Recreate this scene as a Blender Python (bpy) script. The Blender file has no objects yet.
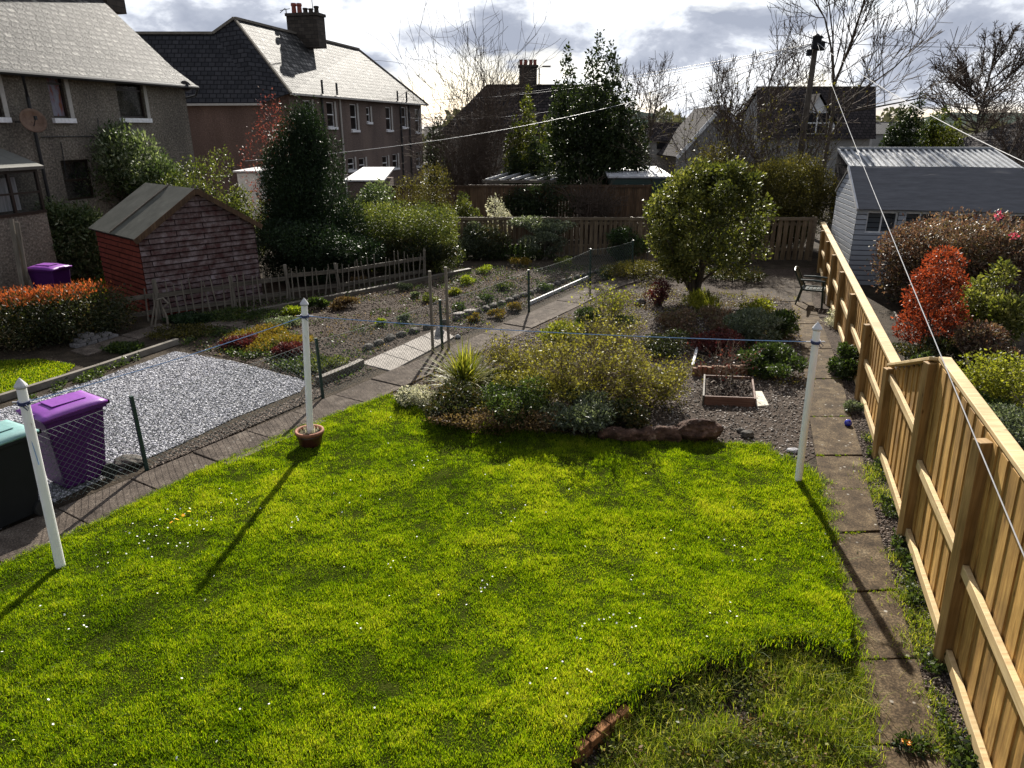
import bpy, math, random
import numpy as np
from mathutils import Vector, Matrix

# ------------------------------------------------------------------ camera, sky, sun, exposure
scene = bpy.context.scene
COL = scene.collection
F = 710.0; TH = math.radians(19.83); H = 4.2
cam_d = bpy.data.cameras.new('camera'); cam = bpy.data.objects.new('camera', cam_d); COL.objects.link(cam)
cam.location = (0, 0, H); cam.rotation_euler = (math.pi/2 - TH, 0, 0)
cam_d.sensor_width = 36; cam_d.lens = F/1024*36; cam_d.clip_end = 5000; cam_d.clip_start = 0.05
scene.camera = cam

SUN_AZ = math.radians(5.0); SUN_EL = math.radians(31.5)
world = bpy.data.worlds.new('World'); scene.world = world; world.use_nodes = True
nt = world.node_tree; nt.nodes.clear()
def N(t, typ, **kw):
    n = t.nodes.new(typ)
    for k, v in kw.items(): setattr(n, k, v)
    return n
wo = N(nt, 'ShaderNodeOutputWorld'); bg = N(nt, 'ShaderNodeBackground'); bgc = N(nt, 'ShaderNodeBackground'); mx = N(nt, 'ShaderNodeMixShader')
sky = N(nt, 'ShaderNodeTexSky', sky_type='NISHITA', sun_disc=False, sun_elevation=SUN_EL, sun_rotation=SUN_AZ)
sky.air_density = 1.0; sky.dust_density = 1.0
bg.inputs[1].default_value = 0.09
tc = N(nt, 'ShaderNodeTexCoord'); mp = N(nt, 'ShaderNodeMapping')
mp.inputs['Scale'].default_value = (2.3, 2.3, 6.0); mp.inputs['Location'].default_value = (0.35, 0.2, 0.1)
n1 = N(nt, 'ShaderNodeTexNoise'); n1.inputs['Scale'].default_value = 1.6; n1.inputs['Detail'].default_value = 9; n1.inputs['Roughness'].default_value = .55; n1.inputs['Distortion'].default_value = .25
r1 = N(nt, 'ShaderNodeValToRGB')      # cloud cover
r1.color_ramp.elements[0].position = .40; r1.color_ramp.elements[1].position = .50
r1.color_ramp.elements[0].color = (.55,.55,.55,1)
mp2 = N(nt, 'ShaderNodeMapping'); mp2.inputs['Scale'].default_value = (5.6, 5.6, 11.0); mp2.inputs['Location'].default_value = (5.7, 2.9, 1.9)
n2 = N(nt, 'ShaderNodeTexNoise'); n2.inputs['Scale'].default_value = 1.5; n2.inputs['Detail'].default_value = 10; n2.inputs['Roughness'].default_value = .56; n2.inputs['Distortion'].default_value = .15
r2 = N(nt, 'ShaderNodeValToRGB')      # cloud brightness: lilac-grey bellies to white tops
e = r2.color_ramp.elements
e[0].position = .38; e[0].color = (.205, .225, .275, 1)
e[1].position = .59; e[1].color = (.60, .61, .63, 1)
q = e.new(.47); q.color = (.27, .29, .34, 1)
q = e.new(.525); q.color = (.43, .45, .49, 1)
# thinner, brighter cloud low down
sep = N(nt, 'ShaderNodeSeparateXYZ'); mr = N(nt, 'ShaderNodeMapRange')
mr.inputs[1].default_value = 0.09; mr.inputs[2].default_value = 0.0; mr.inputs[3].default_value = 0.0; mr.inputs[4].default_value = 0.11
ad = N(nt, 'ShaderNodeMath', operation='ADD')
for m_ in (mp, mp2): nt.links.new(tc.outputs['Generated'], m_.inputs[0])
nt.links.new(tc.outputs['Generated'], sep.inputs[0]); nt.links.new(sep.outputs[2], mr.inputs[0])
nt.links.new(mp.outputs[0], n1.inputs[0]); nt.links.new(mp2.outputs[0], n2.inputs[0])
nt.links.new(n1.outputs[0], r1.inputs[0])
nt.links.new(n2.outputs[0], ad.inputs[0]); nt.links.new(mr.outputs[0], ad.inputs[1]); nt.links.new(ad.outputs[0], r2.inputs[0])
nt.links.new(sky.outputs[0], bg.inputs[0]); nt.links.new(r2.outputs[0], bgc.inputs[0]); bgc.inputs[1].default_value = 0.80
nt.links.new(r1.outputs[0], mx.inputs[0]); nt.links.new(bg.outputs[0], mx.inputs[1]); nt.links.new(bgc.outputs[0], mx.inputs[2])
nt.links.new(mx.outputs[0], wo.inputs[0])
# cloud in front of the sun's side is brighter than cloud behind us
fr = N(nt, 'ShaderNodeMapRange'); fr.inputs[1].default_value = -.5; fr.inputs[2].default_value = .9; fr.inputs[3].default_value = .52; fr.inputs[4].default_value = 1.0
nt.links.new(sep.outputs[1], fr.inputs[0]); nt.links.new(fr.outputs[0], bgc.inputs[1])

sun_d = bpy.data.lights.new('sun', 'SUN'); sun_d.energy = 5.0; sun_d.angle = math.radians(.5); sun_d.color = (1, .94, .84)
sun = bpy.data.objects.new('sun', sun_d); COL.objects.link(sun)
sv = Vector((math.sin(SUN_AZ)*math.cos(SUN_EL), math.cos(SUN_AZ)*math.cos(SUN_EL), math.sin(SUN_EL)))
sun.rotation_euler = (-sv).to_track_quat('-Z', 'Y').to_euler(); sun.location = (0, 0, 30)
vs = scene.view_settings
vs.view_transform = 'Standard'; vs.look = 'None'; vs.gamma = 1; vs.exposure = 1.1; vs.use_curve_mapping = False

# ------------------------------------------------------------------ measuring helpers
rng = np.random.default_rng(7); random.seed(7)
def ray(px, py):
    v = 384 - py
    return ((px-512), F*math.cos(TH)+v*math.sin(TH), -F*math.sin(TH)+v*math.cos(TH))
def G(px, py, z=0.0):                 # point of the ground seen at a pixel
    r = ray(px, py); t = (z-H)/r[2]
    return (r[0]*t, r[1]*t, z)
def G2(px, py): return G(px, py)[:2]
def dep(py): return G(512, py)[1]
def at(px, py, Y):                    # point seen at a pixel at distance Y
    r = ray(px, py); t = Y/r[1]
    return (r[0]*t, Y, H + r[2]*t)
def PG(*pts): return [G2(*p) for p in pts]

# ------------------------------------------------------------------ object helpers
def props(o, label=None, cat=None, group=None, kind=None):
    if label: o['label'] = label
    if cat: o['category'] = cat
    if group: o['group'] = group
    if kind: o['kind'] = kind
    return o
def thing(name, label, cat, loc=(0,0,0), rz=0, group=None):
    o = bpy.data.objects.new(name, None); COL.objects.link(o)
    o.empty_display_size = .2
    o.location = loc; o.rotation_euler = (0, 0, rz)
    return props(o, label, cat, group)
def link(name, me, mat, parent=None, local=False):
    me.materials.append(mat)
    o = bpy.data.objects.new(name, me); COL.objects.link(o)
    if parent is not None:
        o.parent = parent
        if not local:                 # mesh was written in world coordinates
            root = parent
            while root.parent: root = root.parent
            m = Matrix.Translation(root.location) @ root.rotation_euler.to_matrix().to_4x4()
            me.transform(m.inverted())
    return o
def copy_tree(o, parent=None):
    c = o.copy(); COL.objects.link(c); c.parent = parent
    for ch in o.children: copy_tree(ch, c)
    return c

class MB:
    def __init__(s): s.v = []; s.f = []
    def add(s, vs, fs):
        b = len(s.v); s.v += [tuple(p) for p in vs]; s.f += [tuple(b+i for i in f) for f in fs]; return s
    def box(s, c, d, rz=0, rx=0, ry=0):
        m = Matrix.Rotation(rz,3,'Z') @ Matrix.Rotation(ry,3,'Y') @ Matrix.Rotation(rx,3,'X')
        vs = [Vector(c) + m @ Vector((sx*d[0]/2, sy*d[1]/2, sz*d[2]/2)) for sx in (-1,1) for sy in (-1,1) for sz in (-1,1)]
        return s.add(vs, [(0,1,3,2),(4,6,7,5),(0,4,5,1),(2,3,7,6),(0,2,6,4),(1,5,7,3)])
    def beam(s, a, b, w, h, up=(0,0,1)):      # rectangular bar, h along 'up'
        a = Vector(a); b = Vector(b); d = (b-a).normalized(); u = Vector(up); u = (u - d*u.dot(d))
        if u.length < 1e-4: u = Vector((0,1,0)); u = u - d*u.dot(d)
        u.normalize(); r = d.cross(u)
        vs = [p + r*(sx*w/2) + u*(sz*h/2) for p in (a,b) for sx in (-1,1) for sz in (-1,1)]
        return s.add(vs, [(0,2,3,1),(4,5,7,6),(0,1,5,4),(2,6,7,3),(0,4,6,2),(1,3,7,5)])
    def tube(s, pts, rad, n=8, cap=True):
        pts = [Vector(p) for p in pts]
        if not hasattr(rad, '__len__'): rad = [rad]*len(pts)
        rings = []; base = len(s.v); ref = Vector((0,0,1))
        for i, p in enumerate(pts):
            d = (pts[min(i+1,len(pts)-1)] - pts[max(i-1,0)]).normalized()
            r = ref if abs(d.dot(ref)) < .95 else Vector((1,0,0))
            a = d.cross(r).normalized(); b = d.cross(a)
            for k in range(n):
                t = 2*math.pi*k/n
                s.v.append(tuple(p + (a*math.cos(t)+b*math.sin(t))*rad[i]))
        for i in range(len(pts)-1):
            for k in range(n):
                k2 = (k+1)%n
                s.f.append((base+i*n+k, base+i*n+k2, base+(i+1)*n+k2, base+(i+1)*n+k))
        if cap:
            s.f.append(tuple(base+k for k in range(n))[::-1]); e = base+(len(pts)-1)*n
            s.f.append(tuple(e+k for k in range(n)))
        return s
    def lathe(s, c, prof, n=20):              # prof: (radius, z)
        base = len(s.v); m = len(prof)
        for r, z in prof:
            for k in range(n):
                t = 2*math.pi*k/n; s.v.append((c[0]+r*math.cos(t), c[1]+r*math.sin(t), c[2]+z))
        for i in range(m-1):
            for k in range(n):
                k2 = (k+1)%n; s.f.append((base+i*n+k, base+i*n+k2, base+(i+1)*n+k2, base+(i+1)*n+k))
        s.f.append(tuple(base+k for k in range(n))[::-1]); s.f.append(tuple(base+(m-1)*n+k for k in range(n)))
        return s
    def prism(s, poly, z0, z1):               # poly in xy, extruded in z
        n = len(poly); b = len(s.v)
        s.v += [(p[0],p[1],z0) for p in poly] + [(p[0],p[1],z1) for p in poly]
        s.f += [tuple(b+i for i in range(n))[::-1], tuple(b+n+i for i in range(n))]
        s.f += [(b+i, b+(i+1)%n, b+n+(i+1)%n, b+n+i) for i in range(n)]
        return s
    def face(s, *pts): return s.add(pts, [tuple(range(len(pts)))])
    def slab(s, pts, t):                      # a planar polygon thickened along its normal, downwards by t
        P = [Vector(p) for p in pts]; n = (P[1]-P[0]).cross(P[2]-P[0]).normalized()
        if n.z < 0: P = P[::-1]; n = -n
        k = len(P); vs = P + [p - n*t for p in P]
        return s.add(vs, [tuple(range(k)), tuple(range(k,2*k))[::-1]] + [(i, i+k, (i+1)%k+k, (i+1)%k) for i in range(k)])
    def mesh(s, name, smooth=False):
        me = bpy.data.meshes.new(name); me.from_pydata(s.v, [], s.f); me.update()
        autouv(me)
        if smooth:
            me.polygons.foreach_set('use_smooth', [True]*len(me.polygons))
        return me
    def build(s, name, mat, parent=None, local=False, smooth=False, bevel=0):
        o = link(name, s.mesh(name, smooth), mat, parent, local)
        if bevel:
            b = o.modifiers.new('bevel', 'BEVEL'); b.width = bevel; b.segments = 2; b.limit_method = 'ANGLE'
        return o
def autouv(me):                               # metres on every face, v up the slope
    uv = me.uv_layers.new(name='UVMap').data
    for p in me.polygons:
        n = p.normal
        u = Vector((0,0,1)).cross(n)
        u = Vector((1,0,0)) if u.length < .05 else u.normalized()
        v = n.cross(u)
        for li in p.loop_indices:
            co = me.vertices[me.loops[li].vertex_index].co
            uv[li].uv = (co.dot(u), co.dot(v))
def npmesh(name, V, Fc, rnd=None, smooth=False):   # fast mesh from arrays (all faces same size)
    V = np.asarray(V, np.float32); Fc = np.asarray(Fc, np.int32); me = bpy.data.meshes.new(name)
    me.vertices.add(len(V)); me.vertices.foreach_set('co', V.ravel())
    k = Fc.shape[1]; me.loops.add(Fc.size); me.loops.foreach_set('vertex_index', Fc.ravel())
    me.polygons.add(len(Fc)); me.polygons.foreach_set('loop_start', np.arange(0, Fc.size, k, dtype=np.int32))
    try: me.polygons.foreach_set('loop_total', np.full(len(Fc), k, np.int32))
    except Exception: pass
    if smooth: me.polygons.foreach_set('use_smooth', np.ones(len(Fc), bool))
    me.update(calc_edges=True)
    if rnd is not None:
        a = me.attributes.new('rnd', 'FLOAT', 'FACE'); a.data.foreach_set('value', np.asarray(rnd, np.float32))
    return me
def segmesh(P0, P1, R0, R1, n=3):             # many tapered bars at once
    P0, P1 = np.asarray(P0, float), np.asarray(P1, float); R0 = np.broadcast_to(R0, len(P0)); R1 = np.broadcast_to(R1, len(P0))
    d = P1-P0; d /= np.linalg.norm(d, axis=1, keepdims=True)+1e-9
    ref = np.where(np.abs(d[:,2:3]) < .9, [[0,0,1.]], [[1.,0,0]])
    a = np.cross(d, ref); a /= np.linalg.norm(a, axis=1, keepdims=True); b = np.cross(d, a)
    th = np.arange(n)*2*np.pi/n
    ring = a[:,None,:]*np.cos(th)[None,:,None] + b[:,None,:]*np.sin(th)[None,:,None]
    V = np.concatenate([P0[:,None]+ring*R0[:,None,None], P1[:,None]+ring*R1[:,None,None]], 1).reshape(-1,3)
    base = np.arange(len(P0))[:,None,None]*2*n; k = np.arange(n); k2 = (k+1)%n
    Fq = (base + np.stack([k, k2, k2+n, k+n], 1)[None]).reshape(-1,4)
    return V, Fq
def inpoly(P, poly):
    x, y = P[:,0], P[:,1]; c = np.zeros(len(P), bool); q = poly
    for i in range(len(q)):
        x0,y0 = q[i]; x1,y1 = q[i-1]
        m = ((y0 > y) != (y1 > y)); c ^= m & (x < (x1-x0)*(y-y0)/((y1-y0) or 1e-9)+x0)
    return c
def scatter(poly, n, dens=None):              # random points in a polygon; dens(depth) thins far ones
    q = np.array(poly); lo, hi = q.min(0), q.max(0); out = []; got = 0
    for _ in range(200):
        P = lo + rng.random((n,2))*(hi-lo); P = P[inpoly(P, poly)]
        if dens is not None: P = P[rng.random(len(P)) < dens(P)]
        out.append(P); got += len(P)
        if got >= n: break
    return np.concatenate(out)[:n]
def vnoise(P, s, seed):                       # lattice noise, 2-D or 3-D, about -1..1
    P = np.asarray(P, float)/s+100.37+seed*3.1; I = np.floor(P).astype(np.int64); f = P-I; f = f*f*(3-2*f); D = P.shape[1]; out = np.zeros(len(P))
    for c in range(2**D):
        w = np.ones(len(P)); h = np.full(len(P), seed*7919+13, np.int64)
        for k in range(D):
            b = (c >> k) & 1; w = w*(f[:,k] if b else 1-f[:,k]); h = (h*1103515245+(I[:,k]+b)*374761393) & 0x7fffffff; h ^= h >> 13
        h = (h*1274126177) & 0x7fffffff; h ^= h >> 16; out += w*((h & 0xffff)/32768.-1)
    return out
def fbm(P, s, seed=0):
    return (vnoise(P, s*.9, seed)+.55*vnoise(P, s*.43, seed+1)+.3*vnoise(P, s*.2, seed+2))/1.15
# ------------------------------------------------------------------ materials
def ramp(t, stops, link_from):
    r = N(t, 'ShaderNodeValToRGB'); e = r.color_ramp.elements
    while len(e) > 1: e.remove(e[-1])
    e[0].position = stops[0][0]; e[0].color = (*stops[0][1], 1)
    for p, c in stops[1:]: e.new(p).color = (*c, 1)
    t.links.new(link_from, r.inputs[0]); return r
def newmat(name):
    m = bpy.data.materials.new(name); m.use_nodes = True; t = m.node_tree
    return m, t, t.nodes['Principled BSDF'], t.nodes['Material Output']
def setp(b, rough=.8, spec=.4, metal=0, **k):
    b.inputs['Roughness'].default_value = rough; b.inputs['Specular IOR Level'].default_value = spec; b.inputs['Metallic'].default_value = metal
def noisemat(name, stops, scale=8, rough=.85, spec=.3, bump=.3, bscale=None, bdist=.02, detail=8, coord='Object', stretch=None, metal=0, rvar=0):
    m, t, b, o = newmat(name); setp(b, rough, spec, metal)
    c = N(t, 'ShaderNodeTexCoord'); src = c.outputs[coord]
    if stretch:
        mm = N(t, 'ShaderNodeMapping'); mm.inputs['Scale'].default_value = stretch; t.links.new(src, mm.inputs[0]); src = mm.outputs[0]
    n = N(t, 'ShaderNodeTexNoise'); n.inputs['Scale'].default_value = scale; n.inputs['Detail'].default_value = detail; n.inputs['Roughness'].default_value = .65
    t.links.new(src, n.inputs[0])
    r = ramp(t, stops, n.outputs[0]); t.links.new(r.outputs[0], b.inputs['Base Color'])
    if bump:
        n2 = N(t, 'ShaderNodeTexNoise'); n2.inputs['Scale'].default_value = bscale or scale*6; n2.inputs['Detail'].default_value = 5
        t.links.new(src, n2.inputs[0])
        bp = N(t, 'ShaderNodeBump'); bp.inputs['Strength'].default_value = bump; bp.inputs['Distance'].default_value = bdist
        t.links.new(n2.outputs[0], bp.inputs['Height']); t.links.new(bp.outputs[0], b.inputs['Normal'])
    return m
def plain(name, col, rough=.5, spec=.4, metal=0, var=.12):
    c1 = tuple(max(0, x*(1-var)) for x in col); c2 = tuple(min(1, x*(1+var)) for x in col)
    return noisemat(name, [(.35, c1), (.65, c2)], 9, rough, spec, .08, 60, .004, metal=metal)
def leafmat(name, cols, trans=.35, rough=.45, spec=.4, tcol=None, gam=1.0):
    rough = max(rough, .5); spec *= .6
    """cols: colours from rare dark to rare light, picked leaf by leaf"""
    m, t, b, o = newmat(name); setp(b, rough, spec)
    a = N(t, 'ShaderNodeAttribute'); a.attribute_name = 'rnd'
    k = len(cols); r = ramp(t, [((i+.5)/k, c) for i, c in enumerate(cols)], a.outputs['Fac'])
    t.links.new(r.outputs[0], b.inputs['Base Color'])
    tr = N(t, 'ShaderNodeBsdfTranslucent'); mix = N(t, 'ShaderNodeMixShader'); mix.inputs[0].default_value = trans
    mc = N(t, 'ShaderNodeMix', data_type='RGBA', blend_type='MULTIPLY'); mc.inputs[0].default_value = 1
    t.links.new(r.outputs[0], mc.inputs[6]); mc.inputs[7].default_value = (*(tcol or (1.6, 1.7, .9)), 1)
    t.links.new(mc.outputs[2], tr.inputs[0]); t.links.new(b.outputs[0], mix.inputs[1]); t.links.new(tr.outputs[0], mix.inputs[2])
    t.links.new(mix.outputs[0], o.inputs[0]); return m
def tilemat(name, c1, c2, cm, bw, bh, mortar=.01, rough=.7, spec=.3, bump=.5, bdist=.02, offset=.5, noise=.5, nstops=None, nscale=3, squash=1):
    m, t, b, o = newmat(name); setp(b, rough, spec)
    c = N(t, 'ShaderNodeTexCoord'); br = N(t, 'ShaderNodeTexBrick'); br.offset = offset
    br.inputs['Scale'].default_value = 1; br.inputs['Brick Width'].default_value = bw; br.inputs['Row Height'].default_value = bh
    br.inputs['Mortar Size'].default_value = mortar; br.inputs['Mortar Smooth'].default_value = .2
    br.inputs['Color1'].default_value = (*c1,1); br.inputs['Color2'].default_value = (*c2,1); br.inputs['Mortar'].default_value = (*cm,1)
    t.links.new(c.outputs['UV'], br.inputs[0])
    n = N(t, 'ShaderNodeTexNoise'); n.inputs['Scale'].default_value = nscale; n.inputs['Detail'].default_value = 9; n.inputs['Roughness'].default_value = .7
    t.links.new(c.outputs['UV'], n.inputs[0])
    r = ramp(t, nstops or [(.3,(.55,.55,.55)),(.7,(1.4,1.4,1.4))], n.outputs[0])
    mc = N(t, 'ShaderNodeMix', data_type='RGBA', blend_type='MULTIPLY'); mc.inputs[0].default_value = noise
    t.links.new(br.outputs[0], mc.inputs[6]); t.links.new(r.outputs[0], mc.inputs[7]); t.links.new(mc.outputs[2], b.inputs['Base Color'])
    bp = N(t, 'ShaderNodeBump'); bp.inputs['Strength'].default_value = bump; bp.inputs['Distance'].default_value = bdist; bp.invert = True
    n3 = N(t, 'ShaderNodeTexNoise'); n3.inputs['Scale'].default_value = 18; n3.inputs['Detail'].default_value = 4; t.links.new(c.outputs['UV'], n3.inputs[0])
    ad = N(t, 'ShaderNodeMath', operation='MULTIPLY_ADD'); ad.inputs[1].default_value = .5
    t.links.new(n3.outputs[0], ad.inputs[0]); t.links.new(br.outputs['Fac'], ad.inputs[2])
    t.links.new(ad.outputs[0], bp.inputs['Height']); t.links.new(bp.outputs[0], b.inputs['Normal'])
    return m
def stain(m, scale, lo, hi, coord='Object', stretch=(1,1,1), a=.38, b_=.62):
    t = m.node_tree; b = t.nodes['Principled BSDF']; src = b.inputs['Base Color'].links[0].from_socket; c = N(t,'ShaderNodeTexCoord'); mm = N(t,'ShaderNodeMapping'); mm.inputs['Scale'].default_value = stretch
    n = N(t,'ShaderNodeTexNoise'); n.inputs['Scale'].default_value = scale; n.inputs['Detail'].default_value = 7; n.inputs['Roughness'].default_value = .65; t.links.new(c.outputs[coord], mm.inputs[0]); t.links.new(mm.outputs[0], n.inputs[0])
    r = ramp(t, [(a, lo), (b_, hi)], n.outputs[0]); x = N(t,'ShaderNodeMix', data_type='RGBA', blend_type='MULTIPLY'); x.inputs[0].default_value = 1
    t.links.new(src, x.inputs[6]); t.links.new(r.outputs[0], x.inputs[7]); t.links.new(x.outputs[2], b.inputs['Base Color']); return m
def woodmat(name, stops, vertical=True, board=0, rough=.7, spec=.3, bump=.25):
    """grain along the board; knots and long streaks"""
    m, t, b, o = newmat(name); setp(b, rough, spec)
    c = N(t, 'ShaderNodeTexCoord'); mm = N(t, 'ShaderNodeMapping')
    mm.inputs['Scale'].default_value = (18, 1.1, 1) if vertical else (1.1, 18, 1)
    t.links.new(c.outputs['UV'], mm.inputs[0])
    n = N(t, 'ShaderNodeTexNoise'); n.inputs['Scale'].default_value = 1.6; n.inputs['Detail'].default_value = 8; n.inputs['Roughness'].default_value = .6; n.inputs['Distortion'].default_value = .4
    t.links.new(mm.outputs[0], n.inputs[0]); r = ramp(t, stops, n.outputs[0]); col = r.outputs[0]
    n4 = N(t, 'ShaderNodeTexNoise'); n4.inputs['Scale'].default_value = 2.2; n4.inputs['Detail'].default_value = 3; t.links.new(c.outputs['UV'], n4.inputs[0])
    r4 = ramp(t, [(.3,(.72,.70,.66)),(.7,(1.15,1.13,1.1))], n4.outputs[0])
    mc = N(t, 'ShaderNodeMix', data_type='RGBA', blend_type='MULTIPLY'); mc.inputs[0].default_value = 1
    t.links.new(col, mc.inputs[6]); t.links.new(r4.outputs[0], mc.inputs[7]); col = mc.outputs[2]
    # knots
    vo = N(t, 'ShaderNodeTexVoronoi'); vo.inputs['Scale'].default_value = 1; m5 = N(t, 'ShaderNodeMapping')
    m5.inputs['Scale'].default_value = (7, 3.2, 1) if vertical else (3.2, 7, 1); t.links.new(c.outputs['UV'], m5.inputs[0]); t.links.new(m5.outputs[0], vo.inputs[0])
    r5 = ramp(t, [(.04,(.22,.13,.08)),(.11,(1,1,1))], vo.outputs['Distance'])
    m6 = N(t, 'ShaderNodeMix', data_type='RGBA', blend_type='MULTIPLY'); m6.inputs[0].default_value = .7
    t.links.new(col, m6.inputs[6]); t.links.new(r5.outputs[0], m6.inputs[7]); col = m6.outputs[2]
    at_ = N(t, 'ShaderNodeAttribute'); at_.attribute_name = 'tone'
    if board:
        m7 = N(t, 'ShaderNodeMix', data_type='RGBA', blend_type='MULTIPLY'); m7.inputs[0].default_value = 1
        r7 = ramp(t, [(0,(.72,.68,.62)),(1,(1.2,1.17,1.1))], at_.outputs['Fac'])
        t.links.new(col, m7.inputs[6]); t.links.new(r7.outputs[0], m7.inputs[7]); col = m7.outputs[2]
    t.links.new(col, b.inputs['Base Color'])
    bp = N(t, 'ShaderNodeBump'); bp.inputs['Strength'].default_value = bump; bp.inputs['Distance'].default_value = .006
    t.links.new(n.outputs[0], bp.inputs['Height']); t.links.new(bp.outputs[0], b.inputs['Normal'])
    return m
def tone_boxes(o, per=6):                     # a tone and a grain offset for every board of a boarding mesh
    me = o.data; nb = len(me.polygons)//per; v = np.repeat(rng.random(nb), per)
    uv = me.uv_layers[0].data; off = rng.random((nb,2))*9
    for p in me.polygons:
        for li in p.loop_indices: uv[li].uv = (uv[li].uv[0]+off[p.index//per][0], uv[li].uv[1]+off[p.index//per][1])
    a = me.attributes.new('tone', 'FLOAT', 'FACE'); a.data.foreach_set('value', v.astype(np.float32))
    return o

M = {}
M['earth'] = noisemat('earth', [(.3,(.02,.015,.010)),(.55,(.048,.036,.024)),(.75,(.085,.067,.047))], 3.5, .95, .15, .9, 30, .05)
M['soil'] = noisemat('soil', [(.3,(.02,.015,.011)),(.5,(.055,.040,.030)),(.72,(.12,.09,.07))], 14, .95, .15, 1, 45, .04)
M['turf'] = noisemat('turf', [(.3,(.018,.022,.004)),(.6,(.04,.05,.008)),(.8,(.06,.07,.015))], 5, 1, 0, .8, 60, .03)
M['slab'] = noisemat('path_slab', [(.28,(.035,.022,.015)),(.5,(.070,.047,.033)),(.64,(.115,.082,.060)),(.70,(.13,.10,.075)),(.74,(.24,.20,.155))], 3.2, .9, .2, .35, 70, .006)
def slabmat(name, stops, spot):
    m = noisemat(name, stops, 4.5, .92, .15, .45, 60, .008); t = m.node_tree; b = t.nodes['Principled BSDF']; src = b.inputs['Base Color'].links[0].from_socket
    c = N(t,'ShaderNodeTexCoord'); v = N(t,'ShaderNodeTexVoronoi'); v.inputs['Scale'].default_value = 9; n = N(t,'ShaderNodeTexNoise'); n.inputs['Scale'].default_value = 55; n.inputs['Detail'].default_value = 4
    t.links.new(c.outputs['Object'], v.inputs[0]); t.links.new(c.outputs['Object'], n.inputs[0])
    r = ramp(t, [(.10,(1,1,1)),(.17,(0,0,0))], v.outputs['Distance']); g = ramp(t, [(.45,(.62,.6,.58)),(.60,(1.35,1.3,1.25))], n.outputs[0])
    m1 = N(t,'ShaderNodeMix', data_type='RGBA', blend_type='MULTIPLY'); m1.inputs[0].default_value = 1; t.links.new(src, m1.inputs[6]); t.links.new(g.outputs[0], m1.inputs[7])
    n2 = N(t,'ShaderNodeTexNoise'); n2.inputs['Scale'].default_value = 2.3; t.links.new(c.outputs['Object'], n2.inputs[0]); r2 = ramp(t, [(.46,(0,0,0)),(.56,(.8,.8,.8))], n2.outputs[0])
    mm = N(t,'ShaderNodeMath', operation='MULTIPLY'); t.links.new(r.outputs[0], mm.inputs[0]); t.links.new(r2.outputs[0], mm.inputs[1])
    m2 = N(t,'ShaderNodeMix', data_type='RGBA'); t.links.new(mm.outputs[0], m2.inputs[0]); t.links.new(m1.outputs[2], m2.inputs[6]); m2.inputs[7].default_value = (*spot,1)
    t.links.new(m2.outputs[2], b.inputs['Base Color']); return m
M['slab'] = slabmat('path_slab', [(.28,(.030,.021,.012)),(.45,(.062,.044,.026)),(.58,(.105,.078,.046)),(.72,(.16,.13,.085))], (.34,.32,.28))
M['slab_grey'] = slabmat('grey_paving', [(.28,(.05,.04,.033)),(.5,(.095,.078,.065)),(.7,(.16,.137,.115))], (.28,.26,.23))
M['slab_pale'] = noisemat('pale_paving', [(.3,(.20,.18,.16)),(.7,(.34,.31,.28))], 5, .9, .2, .3, 60, .006)
M['concrete'] = noisemat('concrete', [(.3,(.11,.095,.08)),(.7,(.22,.20,.17))], 3, .9, .2, .3, 40, .01)
M['stone_grey'] = noisemat('grey_stone', [(.3,(.08,.08,.085)),(.55,(.28,.28,.30)),(.75,(.6,.6,.62))], 60, .8, .3, .4, 200, .004)
M['stone_dark'] = noisemat('dark_stone', [(.3,(.02,.018,.015)),(.7,(.11,.095,.08))], 8, .85, .3, .5, 60, .01)
M['white_paint'] = noisemat('chipped_white_paint', [(.30,(.25,.17,.1)),(.35,(.84,.83,.81)),(.7,(.92,.92,.91))], 5, .45, .5, .15, 40, .004, stretch=(3,3,.9))
M['terracotta'] = noisemat('terracotta', [(.3,(.17,.06,.035)),(.7,(.33,.14,.08))], 7, .75, .3, .2, 60, .004)
M['glazed'] = noisemat('brown_glaze', [(.3,(.03,.010,.007)),(.7,(.07,.022,.014))], 6, .35, .4, .1, 40, .003)
M['purple'] = plain('purple_plastic', (.055,.006,.090), .5, .3)
M['purple_lid'] = plain('purple_lid_plastic', (.20,.045,.30), .42, .5)
M['black'] = plain('black_plastic', (.008,.009,.011), .6, .2)
M['teal'] = plain('pale_teal_plastic', (.16,.30,.29), .45, .4)
M['rubber'] = plain('rubber', (.02,.02,.02), .7, .2)
M['green_paint'] = plain('dark_green_paint', (.008,.03,.025), .45, .5)
M['green_plastic'] = plain('green_plastic', (.004,.016,.011), .35, .5)
M['wire'] = plain('galvanised_wire', (.16,.18,.17), .7, .2, 0)
M['mesh_wire'] = plain('green_coated_wire', (.10,.13,.12), .4, .5)
M['rope_blue'] = plain('blue_rope', (.22,.36,.62), .6, .3)
M['cable'] = plain('pale_cable', (.33,.33,.34), .5, .4)
M['cable_dark'] = plain('dark_cable', (.10,.10,.105), .5, .4)
NEW = [(.25,(.22,.122,.036)),(.5,(.42,.262,.085)),(.75,(.60,.41,.155))]
M['fence_v'] = woodmat('new_softwood_upright', NEW, True, 1)
stain(M['fence_v'], 1.4, (.74,.72,.70), (1.12,1.1,1.05)); stain(M['fence_v'], 30, (.8,.78,.75), (1.12,1.1,1.1), 'UV', (1,.12,1))
M['fence_post'] = woodmat('new_softwood_post', [(.25,(.18,.105,.036)),(.5,(.31,.19,.072)),(.75,(.44,.29,.12))], True)
M['fence_h'] = woodmat('new_softwood_rail', [(.25,(.36,.24,.11)),(.5,(.50,.37,.19)),(.75,(.62,.49,.29))], False)
OLD = [(.25,(.06,.045,.03)),(.5,(.14,.105,.07)),(.75,(.25,.20,.14))]
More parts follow.
